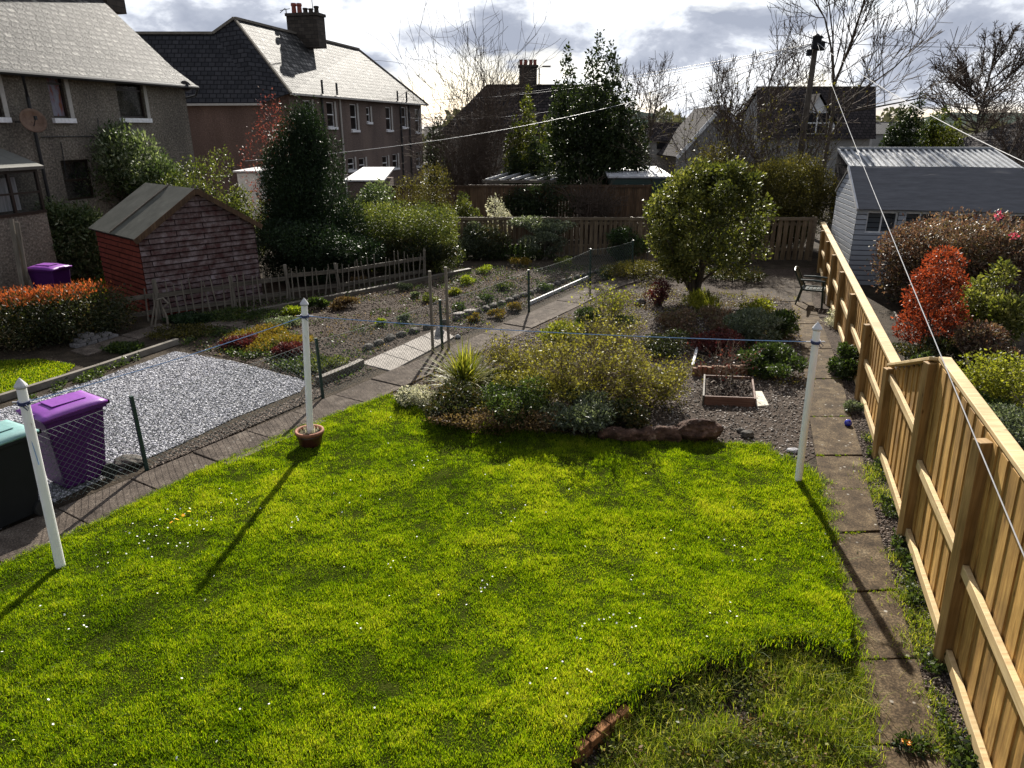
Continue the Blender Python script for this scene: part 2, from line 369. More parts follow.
M['old_v'] = woodmat('weathered_upright', OLD, True, 1); M['old_h'] = woodmat('weathered_rail', OLD, False)
M['grey_v'] = woodmat('silvered_wood_upright', [(.25,(.08,.07,.055)),(.5,(.16,.14,.115)),(.75,(.27,.24,.20))], True)
M['grey_h'] = woodmat('silvered_wood_rail', [(.25,(.05,.042,.033)),(.5,(.10,.086,.07)),(.75,(.18,.155,.125))], False)
M['brown_v'] = woodmat('brown_stained_upright', [(.25,(.05,.03,.018)),(.5,(.10,.06,.035)),(.75,(.17,.11,.065))], True, 1)
M['bark'] = noisemat('bark', [(.3,(.035,.028,.022)),(.7,(.12,.10,.08))], 12, .9, .15, .8, 40, .02, stretch=(1,1,.25))
M['bark_pale'] = noisemat('pale_bark', [(.3,(.10,.075,.05)),(.7,(.26,.20,.14))], 12, .9, .15, .6, 40, .01, stretch=(1,1,.25))
M['twig'] = noisemat('twig_bark', [(.3,(.045,.032,.025)),(.7,(.11,.08,.06))], 12, .85, .2, 0)
M['twig_pale'] = noisemat('pale_twig', [(.3,(.13,.10,.07)),(.7,(.27,.215,.15))], 12, .85, .2, 0)
M['silver'] = noisemat('weathered_white_sheet', [(.3,(.34,.34,.35)),(.7,(.60,.60,.62))], 4, .6, .4, .1, 30, .01)
M['felt'] = tilemat('roofing_felt', (.14,.14,.125),(.17,.165,.15),(.09,.09,.08), 1.1, 3.0, .012, .75, .3, .3, .006)
# ------------------------------------------------------------------ ground, lawn, paths
def structure(name, mb_or_me, mat, smooth=False):
    me = mb_or_me if isinstance(mb_or_me, bpy.types.Mesh) else mb_or_me.mesh(name, smooth)
    return props(link(name, me, mat), kind='structure')
def sheet(name, polys, mat, z):
    b = MB()
    for p in polys: b.face(*[(x, y, z) for x, y in p])
    me = b.mesh(name)
    if me.polygons and me.polygons[0].normal.z < 0: me.flip_normals()
    return structure(name, me, mat)
gb = MB(); gb.face((-3000,-400,0),(3000,-400,0),(3000,4500,0),(-3000,4500,0)); structure('ground', gb, M['earth'])

FPX = [(147,470),(323,398),(440,350),(529,312),(590,285),(632,274)]     # wire fence posts
FP = [Vector(G(*p)) for p in FPX]
fdir = (FP[1]-FP[0]).normalized()
FP = [FP[0]-fdir*5.6, FP[0]-fdir*2.8] + FP
# brick-faced edge where the lawn stands above the corner bed
EDGE = PG((556,800),(568,762),(590,735),(625,712),(660,690),(700,674),(745,660),(790,653),(822,652),(843,668))
LAWN = PG((-330,1000),(-120,640),(0,568),(100,523),(200,473),(290,433),(350,410),(385,398),(425,408),(520,432),(600,440),(700,444),(760,446),(790,470),(812,478),(822,510),(832,560),(842,610),(850,640)) + EDGE[::-1] + PG((540,900),(530,1050))
def dist_edge(P):
    d = np.full(len(P), 99.)
    for a, b in zip(EDGE[:-1], EDGE[1:]):
        a = np.array(a); b = np.array(b); ab = b-a; t = np.clip(((P-a)@ab)/(ab@ab), 0, 1)
        d = np.minimum(d, np.linalg.norm(P-(a+t[:,None]*ab), axis=1))
    return d
def lawn_z(P):
    t = np.clip(1-dist_edge(P)/1.7, 0, 1); t = t*t*(3-2*t)
    return .012 + .16*t + .012*(fbm(P, 1.1, 3)+.6)
q = np.array(LAWN); step = .05
gx = np.arange(q[:,0].min(), q[:,0].max()+step, step); gy = np.arange(q[:,1].min(), q[:,1].max()+step, step)
X, Y = np.meshgrid(gx, gy, indexing='ij'); P = np.stack([X.ravel(), Y.ravel()], 1); nY = len(gy)
cen = P + step/2; ins = inpoly(cen, LAWN).reshape(X.shape); ins[-1,:] = False; ins[:,-1] = False
idx = np.arange(len(P)).reshape(X.shape)
I, J = np.nonzero(ins); Fq = np.stack([idx[I,J], idx[I+1,J], idx[I+1,J+1], idx[I,J+1]], 1)
Z = lawn_z(P); V = np.c_[P, Z]
use = np.unique(Fq); remap = np.zeros(len(P), int); remap[use] = np.arange(len(use))
structure('lawn_turf', npmesh('lawn_turf', V[use], remap[Fq], smooth=True), M['turf'])
# turf flank of the raised edge
fl = MB()
for a, b in zip(EDGE[:-1], EDGE[1:]):
    za, zb = lawn_z(np.array([a]))[0], lawn_z(np.array([b]))[0]
    fl.face((*a,0),(*b,0),(*b,zb),(*a,za))
structure('lawn_bank', fl, M['earth'])

def flag_quads(name, L, R, mat, z, th, joint=.012, jit=.01, cross=1):
    b = MB()
    for i in range(len(L)-1):
        l0, l1, r0, r1 = map(lambda p: Vector((*p,0)), (L[i], L[i+1], R[i], R[i+1]))
        for c in range(cross):
            a = l0.lerp(r0, c/cross); d = l0.lerp(r0, (c+1)/cross); bb = l1.lerp(r1, c/cross); cc = l1.lerp(r1, (c+1)/cross)
            m = (a+bb+cc+d)/4; P4 = [p + (m-p).normalized()*joint for p in (a,d,cc,bb)]
            dz = random.uniform(-jit, jit)
            tilt = [random.uniform(-.005,.005) for _ in P4]
            top = [(p.x,p.y,z+dz+t) for p, t in zip(P4, tilt)]
            b.slab(top, th)
    o = structure(name, b, mat); bv = o.modifiers.new('bevel','BEVEL'); bv.width = .008; bv.segments = 2
    return o
RL = PG((853,820),(853,745),(850,662),(840,594),(830,535),(821,492),(815,457),(809,418),(805,380),(801,350),(798,325),(790,303))
RR = PG((962,822),(943,752),(917,660),(897,592),(880,534),(869,491),(863,457),(851,418),(842,380),(832,350),(822,325),(812,303))
flag_quads('garden_path', RL, RR, M['slab'], .03, .06)
# path beside the wire fence
off = Vector((fdir.y, -fdir.x, 0))
def along(d0, d1, o0, n):
    L, R = [], []
    for i in range(n+1):
        s_ = d0+(d1-d0)*i/n; acc = 0
        for a, b in zip(FP[:-1], FP[1:]):
            l = (b-a).length
            if s_ <= acc+l or b is FP[-1]:
                p = a + (b-a).normalized()*(s_-acc); break
            acc += l
        L.append((p.x+off.x*o0[0], p.y+off.y*o0[0])); R.append((p.x+off.x*o0[1], p.y+off.y*o0[1]))
    return L, R
tot = sum((b-a).length for a, b in zip(FP[:-1], FP[1:]))
L, R = along(0, tot, (.06, .82), 24); flag_quads('fence_path', L, R, M['slab_grey'], .025, .05)
# paved corner in front of the chair, far end
L = PG((748,300),(745,288),(742,277)); R = PG((812,303),(812,288),(812,277)); flag_quads('far_paving', L, R, slabmat('shaded_corner_paving', [(.28,(.022,.016,.011)),(.45,(.042,.031,.022)),(.6,(.07,.054,.038)),(.72,(.11,.09,.065))], (.2,.18,.15)), .02, .04, cross=4)  # darker copy of the path slab, part shade put into its colour
# beds and gravel as sheets
sheet('flower_bed', [PG((385,398),(430,372),(470,345),(520,330),(560,310),(640,280),(700,272),(815,268),(790,303),(798,325),(801,350),(805,380),(809,418),(815,457),(790,470),(760,446),(700,444),(600,440),(520,432),(425,408))], M['soil'], .006)
sheet('fence_border', [[RR[i] for i in range(len(RR))] + PG((826,270),(850,330),(862,370),(900,470),(935,560),(975,680),(1040,830))], M['soil'], .006)
sheet('corner_bed', [EDGE + PG((850,662),(853,745),(855,900),(540,900))], M['earth'], .006)
GRAVEL = PG((-200,600),(-160,460),(-60,428),(0,410),(98,379),(175,352),(235,362),(308,382),(300,392),(235,418),(180,445),(140,462),(60,500),(0,530))
sheet('gravel_drive', [GRAVEL], noisemat('gravel_base', [(.35,(.10,.10,.105)),(.5,(.24,.24,.25)),(.65,(.42,.42,.44))], 45, .9, .2, 1, 60, .03), .008)
ALLOT = PG((240,300),(330,295),(420,278),(470,268),(620,266),(628,272),(590,282),(528,308),(438,345),(320,392),(306,380),(235,360),(190,350))
sheet('allotment_soil', [ALLOT], M['soil'], .007)
sheet('neighbour_lawn', [PG((-80,420),(-60,364),(40,360),(76,366),(60,378),(0,395))], M['turf'], .007)
sheet('shed_lawn', [PG((60,300),(75,272),(120,262),(160,262),(160,300))], M['turf'], .007)
sheet('patio', [PG((-120,290),(-80,262),(25,250),(95,246),(90,262),(20,275),(-20,290))], M['slab_pale'], .009)
sheet('neighbour_soil', [PG((835,262),(1100,262),(1400,420),(1300,800),(1060,790),(920,470))], M['earth'], .006)
# pale slabs among the neighbour's beds
L = PG((360,364),(440,329)); R = PG((392,372),(455,338))
flag_quads('pale_slab_path', [tuple(Vector(L[0]).lerp(Vector(L[1]),i/4)) for i in range(5)], [tuple(Vector(R[0]).lerp(Vector(R[1]),i/4)) for i in range(5)], M['slab_pale'], .03, .04)
L = PG((70,352),(95,345),(120,337),(160,325)); R = PG((88,357),(112,349),(138,341),(172,329)); flag_quads('stepping_slabs', L, R, M['slab_grey'], .04, .05)
L = PG((200,325),(240,316),(262,312)); R = PG((205,331),(248,322),(268,316)); flag_quads('shed_slabs', L, R, M['slab_grey'], .03, .05)
L = PG((225,327),(250,332),(280,339)); R = PG((235,323),(260,328),(288,335)); flag_quads('bed_slabs', L, R, M['slab_grey'], .035, .05)
# low kerbs and edging boards, each a thing
def edging(label, pts, w, h, mat, name='edging_kerb', cat='kerb', z=0):
    b = MB()
    for a, c in zip(pts[:-1], pts[1:]): b.beam((a[0],a[1],z+h/2), (c[0],c[1],z+h/2), w, h)
    o = b.build(name, mat, bevel=.008); return props(o, label, cat)
edging('long concrete kerb along the far upper side of the grey gravel', PG((-60,420),(0,402),(98,371),(178,344)), .10, .12, M['concrete'])
edging('white painted board edging the bed beside the wire fence, far end', PG((530,305),(588,279)), .05, .10, M['silver'], 'edging_board', 'board')
edging('weathered sleeper kerb along the foot of the picket fence', PG((235,318),(345,297),(425,281),(470,272)), .14, .12, M['grey_h'], 'timber_edging', 'edging')
edging('old timber edging between the soil plot and the wire fence, near the stakes', PG((318,385),(350,372),(362,366)), .12, .14, M['grey_h'], 'timber_edging', 'edging')
edging('thin timber strip edging the neighbouring bed right of the new fence', PG((893,318),(905,340),(925,365)), .05, .16, M['grey_h'], 'timber_edging', 'edging')

# ------------------------------------------------------------------ loose stones (nobody could count them)
PALE = PG((356,366),(438,325),(458,338),(394,376))
def stones(name, poly, n, size, mat, z=0., flat=.6, label='', cat='gravel', dens=None):
    P = scatter(poly, n, dens); P = P[~inpoly(P, PALE)]; n = len(P); s = size*(.55+.9*rng.random(n)**1.5)
    base = np.array([(1,0,0),(-.5,.87,0),(-.5,-.87,0),(0,0,1),(0,0,-1)], float)
    V = np.repeat(base[None], n, 0)*(1+.35*rng.normal(size=(n,5,1)).clip(-1,1)); V[:,:,2] *= flat
    th = rng.random(n)*6.28; c, si = np.cos(th), np.sin(th)
    V[:,:,0], V[:,:,1] = V[:,:,0]*c[:,None]-V[:,:,1]*si[:,None], V[:,:,0]*si[:,None]+V[:,:,1]*c[:,None]
    tl = rng.normal(size=n)*.5; V[:,:,2] += V[:,:,0]*tl[:,None]*.6
    V *= s[:,None,None]; V += np.c_[P, z+s*flat*.35][:,None]
    fb = np.array([(0,1,3),(1,2,3),(2,0,3),(1,0,4),(2,1,4),(0,2,4)]); Fc = (np.arange(n)[:,None,None]*5+fb[None]).reshape(-1,3)
    o = link(name, npmesh(name, V.reshape(-1,3), Fc, np.repeat(rng.random(n), 6)), mat)
    return props(o, label, cat, kind='stuff')
def stonemat(name, cols): return leafmat(name, cols, 0.0, .8, .3)
M['gravel_grey'] = stonemat('grey_gravel', [(.07,.07,.08),(.19,.19,.21),(.31,.31,.345),(.44,.44,.475),(.60,.60,.63)])
M['gravel_mix'] = stonemat('mixed_gravel', [(.04,.034,.028),(.09,.072,.06),(.15,.12,.098),(.22,.185,.155),(.36,.33,.30)])
M['mulch'] = stonemat('bark_mulch', [(.018,.013,.010),(.042,.030,.024),(.08,.06,.047),(.12,.09,.07),(.21,.17,.14)])
M['clods'] = stonemat('soil_clods', [(.022,.014,.009),(.048,.032,.021),(.078,.054,.037),(.11,.08,.057),(.17,.13,.10)])
stones('grey_gravel', GRAVEL, 60000, .017, M['gravel_grey'], .008, .6, 'loose pale grey gravel spread over the drive', dens=lambda P: np.clip(1.2-(P[:,1]-8)/12, .3, 1))
MIDBED = PG((385,398),(430,372),(520,335),(640,285),(800,300),(805,380),(809,418),(815,457),(790,462),(760,446),(700,441),(600,440),(520,432),(425,408))
stones('bed_gravel', MIDBED, 26000, .020, M['gravel_mix'], .006, .6, 'brownish gravel and chippings between the flower bed plants')
stones('soil_clods', ALLOT, 20000, .020, M['clods'], .006, .7, 'dark crumbly soil clods and dead bits on the vegetable plot', 'soil')
stones('border_chippings', [RR[i] for i in range(10)] + PG((858,350),(876,400),(905,475),(935,560),(975,680),(1040,830)), 14000, .014, M['mulch'], .006, .6, 'dark chippings between the slab path and the new fence', 'chippings')
stones('fence_soil_strip', PG((160,458),(240,422),(300,398),(316,388),(322,396),(240,432),(150,470)), 5000, .02, M['mulch'], .006, .7, 'dark crumbly strip of soil between the gravel and the wire fence', 'soil')
stones('corner_soil_bits', EDGE + PG((850,662),(853,745),(855,820),(560,820)), 5000, .014, M['mulch'], .006, .6, 'dead leaves and soil bits in the sunken corner bed', 'soil')

# ------------------------------------------------------------------ grass
def blades(name, P, Z, h, w, mat, label, cat='grass', lean=.45, rnd=None):
    n = len(P); th = rng.random(n)*6.283; d = np.c_[np.cos(th), np.sin(th)]; ph = rng.random(n)*6.283; w = np.broadcast_to(w, n)
    side = np.c_[np.cos(ph), np.sin(ph), np.zeros(n)]*(w/2)[:,None]
    ln = lean*np.abs(rng.normal(size=n))*h; base = np.c_[P, Z]
    mid = base + np.c_[d*(ln*.35)[:,None], h*.6]; tip = base + np.c_[d*ln[:,None], h*(1-.25*rng.random(n))]
    V = np.stack([base-side, base+side, mid+side*.8, mid-side*.8, tip], 1).reshape(-1,3)
    b = np.arange(n)[:,None]*5
    Fc = np.concatenate([b+[0,1,2], b+[0,2,3], b+[3,2,4]], 1).reshape(-1,3)
    r = rng.random(n) if rnd is None else rnd
    return props(link(name, npmesh(name, V, Fc, np.repeat(r, 3)), mat), label, cat, kind='stuff')
M['grass'] = leafmat('grass_blade', [(.012,.028,.003),(.042,.085,.004),(.088,.155,.006),(.15,.225,.009),(.235,.30,.018),(.30,.31,.06)], .55, .5, .3, (1.65,1.6,.3))
M['rough_grass'] = leafmat('rough_grass_blade', [(.035,.055,.010),(.10,.15,.014),(.19,.25,.018),(.28,.31,.04),(.42,.38,.14)], .45, .5, .25, (1.5,1.5,.5))
P = scatter(LAWN, 850000, lambda P: np.clip(1.15-(P[:,1]-3.5)/9, .4, 1)*(np.abs(P[:,0]) < .80*P[:,1]+1.2))
fine = fbm(P, .10, 17); tuft = .7*fbm(P, .30, 11)+.45*fine; big = fbm(P, 1.5, 5); mid_ = fbm(P, .75, 8)
hh = (.031+.024*tuft.clip(-.9,1.3)+.008*big)*(.5+.9*rng.random(len(P)))
tone = (.50+.13*big+.15*mid_+.20*tuft+.17*rng.normal(size=len(P))).clip(0,.999)
keep = rng.random(len(P)) < (.85+.7*tuft)
blades('lawn_grass', P[keep], lawn_z(P[keep])-.003, np.maximum(hh[keep], .018), .0052*(.7+.6*rng.random(keep.sum())), M['grass'], 'sunlit short green grass of the main lawn', rnd=tone[keep])
# shaggy tufts: lawn margins along paths, bed edge and the raised lip
def tufts(name, centers, per, r, h, mat, label, w=.005, zf=None):
    C = np.repeat(np.array(centers), per, 0); n = len(C); P = C + rng.normal(size=(n,2))*r*.5
    z = zf(P) if zf else np.full(n, .006)
    return blades(name, P, z-.003, h*(.45+.75*rng.random(n)), w, mat, label, lean=.75, rnd=(rng.random(n)*.8+.15*np.repeat(rng.random(len(centers)), per)).clip(0,.999))
def line_pts(pts, n, jit):
    pts = [np.array(p) for p in pts]; seg = [np.linalg.norm(b-a) for a, b in zip(pts[:-1], pts[1:])]; T = sum(seg); out = []
    for _ in range(n):
        s_ = random.random()*T
        for a, b, l in zip(pts[:-1], pts[1:], seg):
            if s_ <= l: out.append(a+(b-a)*s_/l + np.random.default_rng(len(out)).normal(size=2)*jit); break
            s_ -= l
    return out
tufts('lip_grass', line_pts(EDGE[3:], 90, .06), 50, .10, .06, M['grass'], 'longer grass hanging over the raised lawn lip', zf=lambda P: np.maximum(lawn_z(P)+.0, .02))
tufts('path_side_grass', line_pts(PG((790,468),(812,478),(822,510),(832,560),(842,610),(850,650),(852,700),(853,760)), 170, .06), 60, .08, .085, M['grass'], 'long tufty grass spilling onto the edge of the right path')
tufts('fence_path_grass', line_pts(PG((-60,600),(0,568),(100,523),(200,473),(290,433),(350,410),(385,398)), 220, .03), 40, .05, .05, M['grass'], 'uneven grass fringe along the left slab path')
tufts('bed_edge_grass', line_pts(PG((385,398),(425,410),(520,434),(600,442),(700,446),(760,448),(800,468)), 190, .06), 50, .07, .075, M['grass'], 'long grass fringe below the flower bed')
CORNER = EDGE + PG((850,662),(853,745),(855,820),(556,820))
CB = scatter(CORNER, 900); CB = CB[fbm(CB, .55, 91) > -.12]; CB = CB[dist_edge(CB) > .20+.12*rng.random(len(CB))]  # grass left off beside the lip; bare dark earth imitates its shade
tufts('corner_bed_grass', list(CB), 60, .08, .075, M['rough_grass'], 'rough grass and weeds in the sunken corner bed')
tufts('corner_long_tufts', [np.array(p) for p in PG((775,660),(790,668),(755,672),(740,668),(800,690),(820,680),(838,690),(845,720),(845,750),(700,690),(650,712),(620,735),(820,735),(780,720),(720,740),(690,745))], 420, .20, .17, M['rough_grass'], 'tall shaggy tufts of grass in the corner bed')
tufts('border_grass', [np.array(p) for p in PG((872,470),(878,476),(868,480),(880,492),(905,585),(912,600),(918,620),(925,640),(895,560),(930,700),(940,730),(950,755),(920,655),(875,440),(888,505),(900,600),(910,640),(922,625),(878,498),(935,745))], 220, .16, .07, M['rough_grass'], 'weeds and grass clumps at the foot of the new fence')
P = scatter(PG((-80,420),(-60,364),(40,360),(76,366),(60,378),(0,395)), 26000)
blades('neighbour_grass', P, np.full(len(P), .006), .04*(.6+.8*rng.random(len(P))), .011, M['grass'], 'neighbouring strip of mown grass beside the hedge')
P = scatter(PG((60,300),(75,272),(120,262),(160,262),(160,300)), 9000)
blades('shed_grass', P, np.full(len(P), .006), .05*(.6+.8*rng.random(len(P))), .016, M['grass'], 'small patch of grass left of the red shed')
for (la, ra) in list(zip(RL, RR))[1:9]:
    tufts('joint_grass', line_pts([la, ra], 9, .012), 16, .02, .022, M['grass'], 'moss and grass in a joint of the right path, %.0f m along' % ra[1], w=.004, zf=lambda P: np.full(len(P), .028))
# daisies, few
def disc_flowers(name, P, Z, r, mat, label, h=.04, cat='flowers'):
    n = len(P); k = 6; th = np.arange(k)*2*np.pi/k; c = np.c_[P, Z+h]; tl = rng.normal(size=(n,2))*.35
    V = np.stack([c + np.c_[np.full(n, math.cos(t))*r, np.full(n, math.sin(t))*r, (math.cos(t)*tl[:,0]+math.sin(t)*tl[:,1])*r] for t in th], 1).reshape(-1,3)
    return props(link(name, npmesh(name, V, np.arange(n*k).reshape(n,k), rng.random(n)), mat), label, cat, kind='stuff')
dc = [np.array(p) for p in PG((165,530),(195,545),(180,520),(215,525),(150,545),(430,470),(395,560),(480,600),(610,650),(640,640),(720,640),(520,520),(300,520),(560,690),(360,500),(230,505),(665,545),(740,560),(660,600),(100,560),(50,640),(590,700))]
D = np.concatenate([c+rng.normal(size=(6,2))*.18 for c in dc] + [scatter(LAWN, 70)]); D = D[inpoly(D, LAWN)]
M['petal'] = stonemat('white_petal', [(.75,.75,.73),(.85,.85,.83)]); M['petal_y'] = stonemat('yellow_petal', [(.8,.5,.02),(.85,.35,.02)])
disc_flowers('daisies', D, lawn_z(D), .0085, M['petal'], 'scattered tiny white daisies in the lawn')
D = np.array(PG((178,524),(184,520),(172,527),(190,516))); disc_flowers('dandelions', D, lawn_z(D), .02, M['petal_y'], 'few yellow dandelions on the lawn near the purple bin')

# brick facing exposed in the lawn bank
tufts('lip_stubble', line_pts(EDGE[:4], 60, .02), 30, .05, .04, M['grass'], 'short grass above the exposed bricks', zf=lambda P: np.maximum(lawn_z(P)-.01, .02))
bk = thing('brick_edging', 'short run of old orange brick exposed in the bank of the lawn corner', 'brick edging', (*EDGE[1],0))
M['brick_o'] = noisemat('old_orange_brick', [(.3,(.10,.045,.02)),(.6,(.26,.12,.05)),(.75,(.36,.25,.16))], 14, .9, .2, .6, 60, .006)
P0 = Vector((*G2(568,766),0)); P1 = Vector((*G2(624,716),0)); d_ = (P1-P0); L_ = d_.length; d_.normalize(); nn = Vector((d_.y,-d_.x,0)); ang = math.atan2(d_.y,d_.x)
for row in range(2):
    x_ = (.06 if row else 0)
    while x_ < L_-.05:
        p = P0 + d_*(x_+.05) + nn*(.03+random.uniform(-.008,.008))
        MB().box((p.x,p.y,.035+row*.072), (.105+random.uniform(-.02,.01),.07,.064), ang+random.uniform(-.08,.08)).build('brick', M['brick_o'], bk, bevel=.006)
        x_ += .115
# ------------------------------------------------------------------ building helpers
M['harl'] = noisemat('pebbledash_render', [(.30,(.07,.062,.055)),(.48,(.16,.143,.122)),(.58,(.24,.215,.185)),(.70,(.38,.35,.30))], 17, .95, .15, .9, 60, .02, coord='UV')
M['harl_red'] = noisemat('reddish_render', [(.30,(.10,.066,.056)),(.5,(.145,.098,.082)),(.7,(.20,.145,.122))], 16, .95, .15, .5, 50, .015, coord='UV')
M['harl_mauve'] = noisemat('mauve_brown_render', [(.30,(.10,.075,.066)),(.5,(.155,.12,.105)),(.7,(.22,.175,.155))], 16, .95, .15, .5, 50, .015, coord='UV')
M['slate'] = tilemat('mottled_slates', (.022,.021,.021),(.115,.112,.108),(.012,.012,.012), .32, .24, .05, .70, .26, 1.0, .07, noise=1.0, nstops=[(.38,(.35,.35,.35)),(.50,(1.0,1.0,1.0)),(.62,(2.3,2.25,2.2))], nscale=4.5)  # noise scatters paler and darker patches over the slates
M['slate_streak'] = tilemat('streaked_slates', (.022,.021,.021),(.11,.108,.105),(.012,.012,.012), .36, .30, .05, .70, .26, .9, .06, noise=1.0, nstops=[(.40,(.28,.28,.28)),(.5,(1.0,1.0,1.0)),(.60,(2.6,2.55,2.5))], nscale=1.6)
M['slate_dark'] = tilemat('dark_slates', (.030,.031,.036),(.050,.050,.056),(.015,.015,.018), .35, .25, .03, .85, .12, .7, .02, noise=.5)  # darker copy of the slates; puts shade into the wing roof's colour
M['tile_dark'] = tilemat('dark_roof_tiles', (.030,.025,.025),(.055,.045,.045),(.012,.012,.012), .33, .3, .03, .9, .08, .8, .03, noise=.5)
M['stone_trim'] = plain('pale_window_margin', (.42,.40,.37), .8, .3)
M['sill'] = plain('white_sill', (.78,.78,.80), .6, .3)
M['frame_dark'] = plain('dark_window_frame', (.025,.016,.012), .4, .5)
M['frame_white'] = plain('white_window_frame', (.7,.7,.7), .4, .5)
M['gutter'] = plain('dark_gutter', (.02,.02,.022), .5, .4)
M['roughcast_pale'] = noisemat('pale_roughcast', [(.3,(.22,.215,.205)),(.7,(.34,.335,.32))], 10, .9, .2, .3, 50, .01)
M['brick_ch'] = tilemat('sooty_chimney_stone', (.045,.038,.032),(.075,.062,.052),(.03,.028,.025), .4, .2, .012, .9, .2, .6, .02, noise=.6)
M['pot'] = noisemat('chimney_pot_clay', [(.3,(.16,.05,.035)),(.7,(.32,.10,.07))], 6, .8, .3, .2)
stain(M['harl'], .7, (.72,.71,.70), (1.2,1.18,1.14), stretch=(1,1,.45)); stain(M['harl_red'], .6, (.75,.74,.74), (1.15,1.12,1.1), stretch=(1,1,.4)); stain(M['harl_mauve'], .5, (.78,.77,.77), (1.18,1.15,1.12), stretch=(1,1,.4))
stain(M['slate'], 1.1, (.6,.6,.6), (1.5,1.48,1.42)); stain(M['slate_streak'], .8, (.5,.5,.5), (1.7,1.66,1.6), 'UV', (1.6,.25,1))
def glassmat():
    m, t, b, o = newmat('window_glass'); setp(b, .04, .6); b.inputs['Base Color'].default_value = (.02,.022,.025,1)
    tr = N(t, 'ShaderNodeBsdfTransparent'); tr.inputs[0].default_value = (.9,.92,.92,1); mix = N(t, 'ShaderNodeMixShader'); mix.inputs[0].default_value = .25
    t.links.new(tr.outputs[0], mix.inputs[1]); t.links.new(b.outputs[0], mix.inputs[2]); t.links.new(mix.outputs[0], o.inputs[0]); return m
M['glass'] = glassmat()
M['interior'] = plain('dark_interior', (.02,.02,.022), .9, .1)
M['curtain'] = noisemat('patterned_curtain', [(.35,(.55,.55,.62)),(.5,(.45,.40,.50)),(.6,(.5,.15,.10)),(.7,(.35,.38,.15))], 2.2, .9, .1, .2, 10, .02, stretch=(3,3,1))
M['net'] = noisemat('net_curtain', [(.35,(.30,.30,.31)),(.65,(.55,.55,.56))], 3, .9, .1, .3, 14, .02, stretch=(6,6,.6))
def hit(O, rz, px, py, x=0.0):                 # where a sight line meets the local plane x
    r = Vector(ray(px, py)); R = Matrix.Rotation(-rz, 3, 'Z'); o = R @ (Vector((0,0,H))-Vector(O)); d = R @ r
    t = (x-o.x)/d.x; p = o + d*t; return p.y, p.z
def wall_open(b, u0, u1, z0, z1, ops, mp, depth=.16):
    us = sorted({u0,u1,*[o[0] for o in ops],*[o[1] for o in ops]}); zs = sorted({z0,z1,*[o[2] for o in ops],*[o[3] for o in ops]})
    for a, c in zip(us[:-1], us[1:]):
        for e_, g in zip(zs[:-1], zs[1:]):
            mu, mz = (a+c)/2, (e_+g)/2
            if any(o[0] < mu < o[1] and o[2] < mz < o[3] for o in ops): continue
            b.face(mp(a,e_,0), mp(c,e_,0), mp(c,g,0), mp(a,g,0))
    for o in ops:
        c4 = [(o[0],o[2]),(o[1],o[2]),(o[1],o[3]),(o[0],o[3])]
        for i in range(4):
            p, q_ = c4[i], c4[(i+1)%4]; b.face(mp(*p,0), mp(*q_,0), mp(*q_,depth), mp(*p,depth))
        b.face(*[mp(*c,.6) for c in c4])
        for i in range(4):
            p, q_ = c4[i], c4[(i+1)%4]; b.face(mp(*p,depth), mp(*q_,depth), mp(*q_,.6), mp(*p,.6))
def window(parent, o, mp, frame_mat, mull=(), trans=(), curtain=None, sill=True, trim=None, fw=.06, label=None, sill_out=.10):
    u0,u1,z0,z1 = o
    def bar(b, a, c, e_, g, d0, d1):
        vs = [mp(u,z,d) for u in (a,c) for z in (e_,g) for d in (d0,d1)]
        b.add(vs, [(0,1,3,2),(4,6,7,5),(0,4,5,1),(2,3,7,6),(0,2,6,4),(1,5,7,3)])
    b = MB(); e3 = .003
    bar(b,u0+e3,u0+fw,z0+e3,z1-e3,.08,.13); bar(b,u1-fw,u1-e3,z0+e3,z1-e3,.08,.13); bar(b,u0+fw,u1-fw,z0+e3,z0+fw,.08,.13); bar(b,u0+fw,u1-fw,z1-fw,z1-e3,.08,.13)
    for t in mull: u = u0+(u1-u0)*t; bar(b,u-fw*.4,u+fw*.4,z0+fw,z1-fw,.082,.128)
    for t in trans: z = z0+(z1-z0)*t; bar(b,u0+fw,u1-fw,z-fw*.5,z+fw*.5,.075,.125)
    w = b.build('window', frame_mat, parent, True); props(w, label)
    MB().face(mp(u0+fw,z0+fw,.11), mp(u1-fw,z0+fw,.11), mp(u1-fw,z1-fw,.11), mp(u0+fw,z1-fw,.11)).build('pane', M['glass'], w, True)
    if curtain:
        MB().face(mp(u0+.02,z0+.02,.15), mp(u1-.02,z0+.02,.15), mp(u1-.02,z1-.02,.15), mp(u0+.02,z1-.02,.15)).build('curtain', curtain, w, True)
    if sill:
        b = MB(); bar(b,u0-.08,u1+.10,z0-.14,z0-.005,-sill_out,.078); b.build('sill', M['sill'], w, True, bevel=.006)
    if trim:
        b = MB(); bar(b,u1+.004,u1+trim,z0,z1+.05,-.02,.07); b.build('margin', M['stone_trim'], w, True)
def mpx(u, z, d): return (-d, u, z)

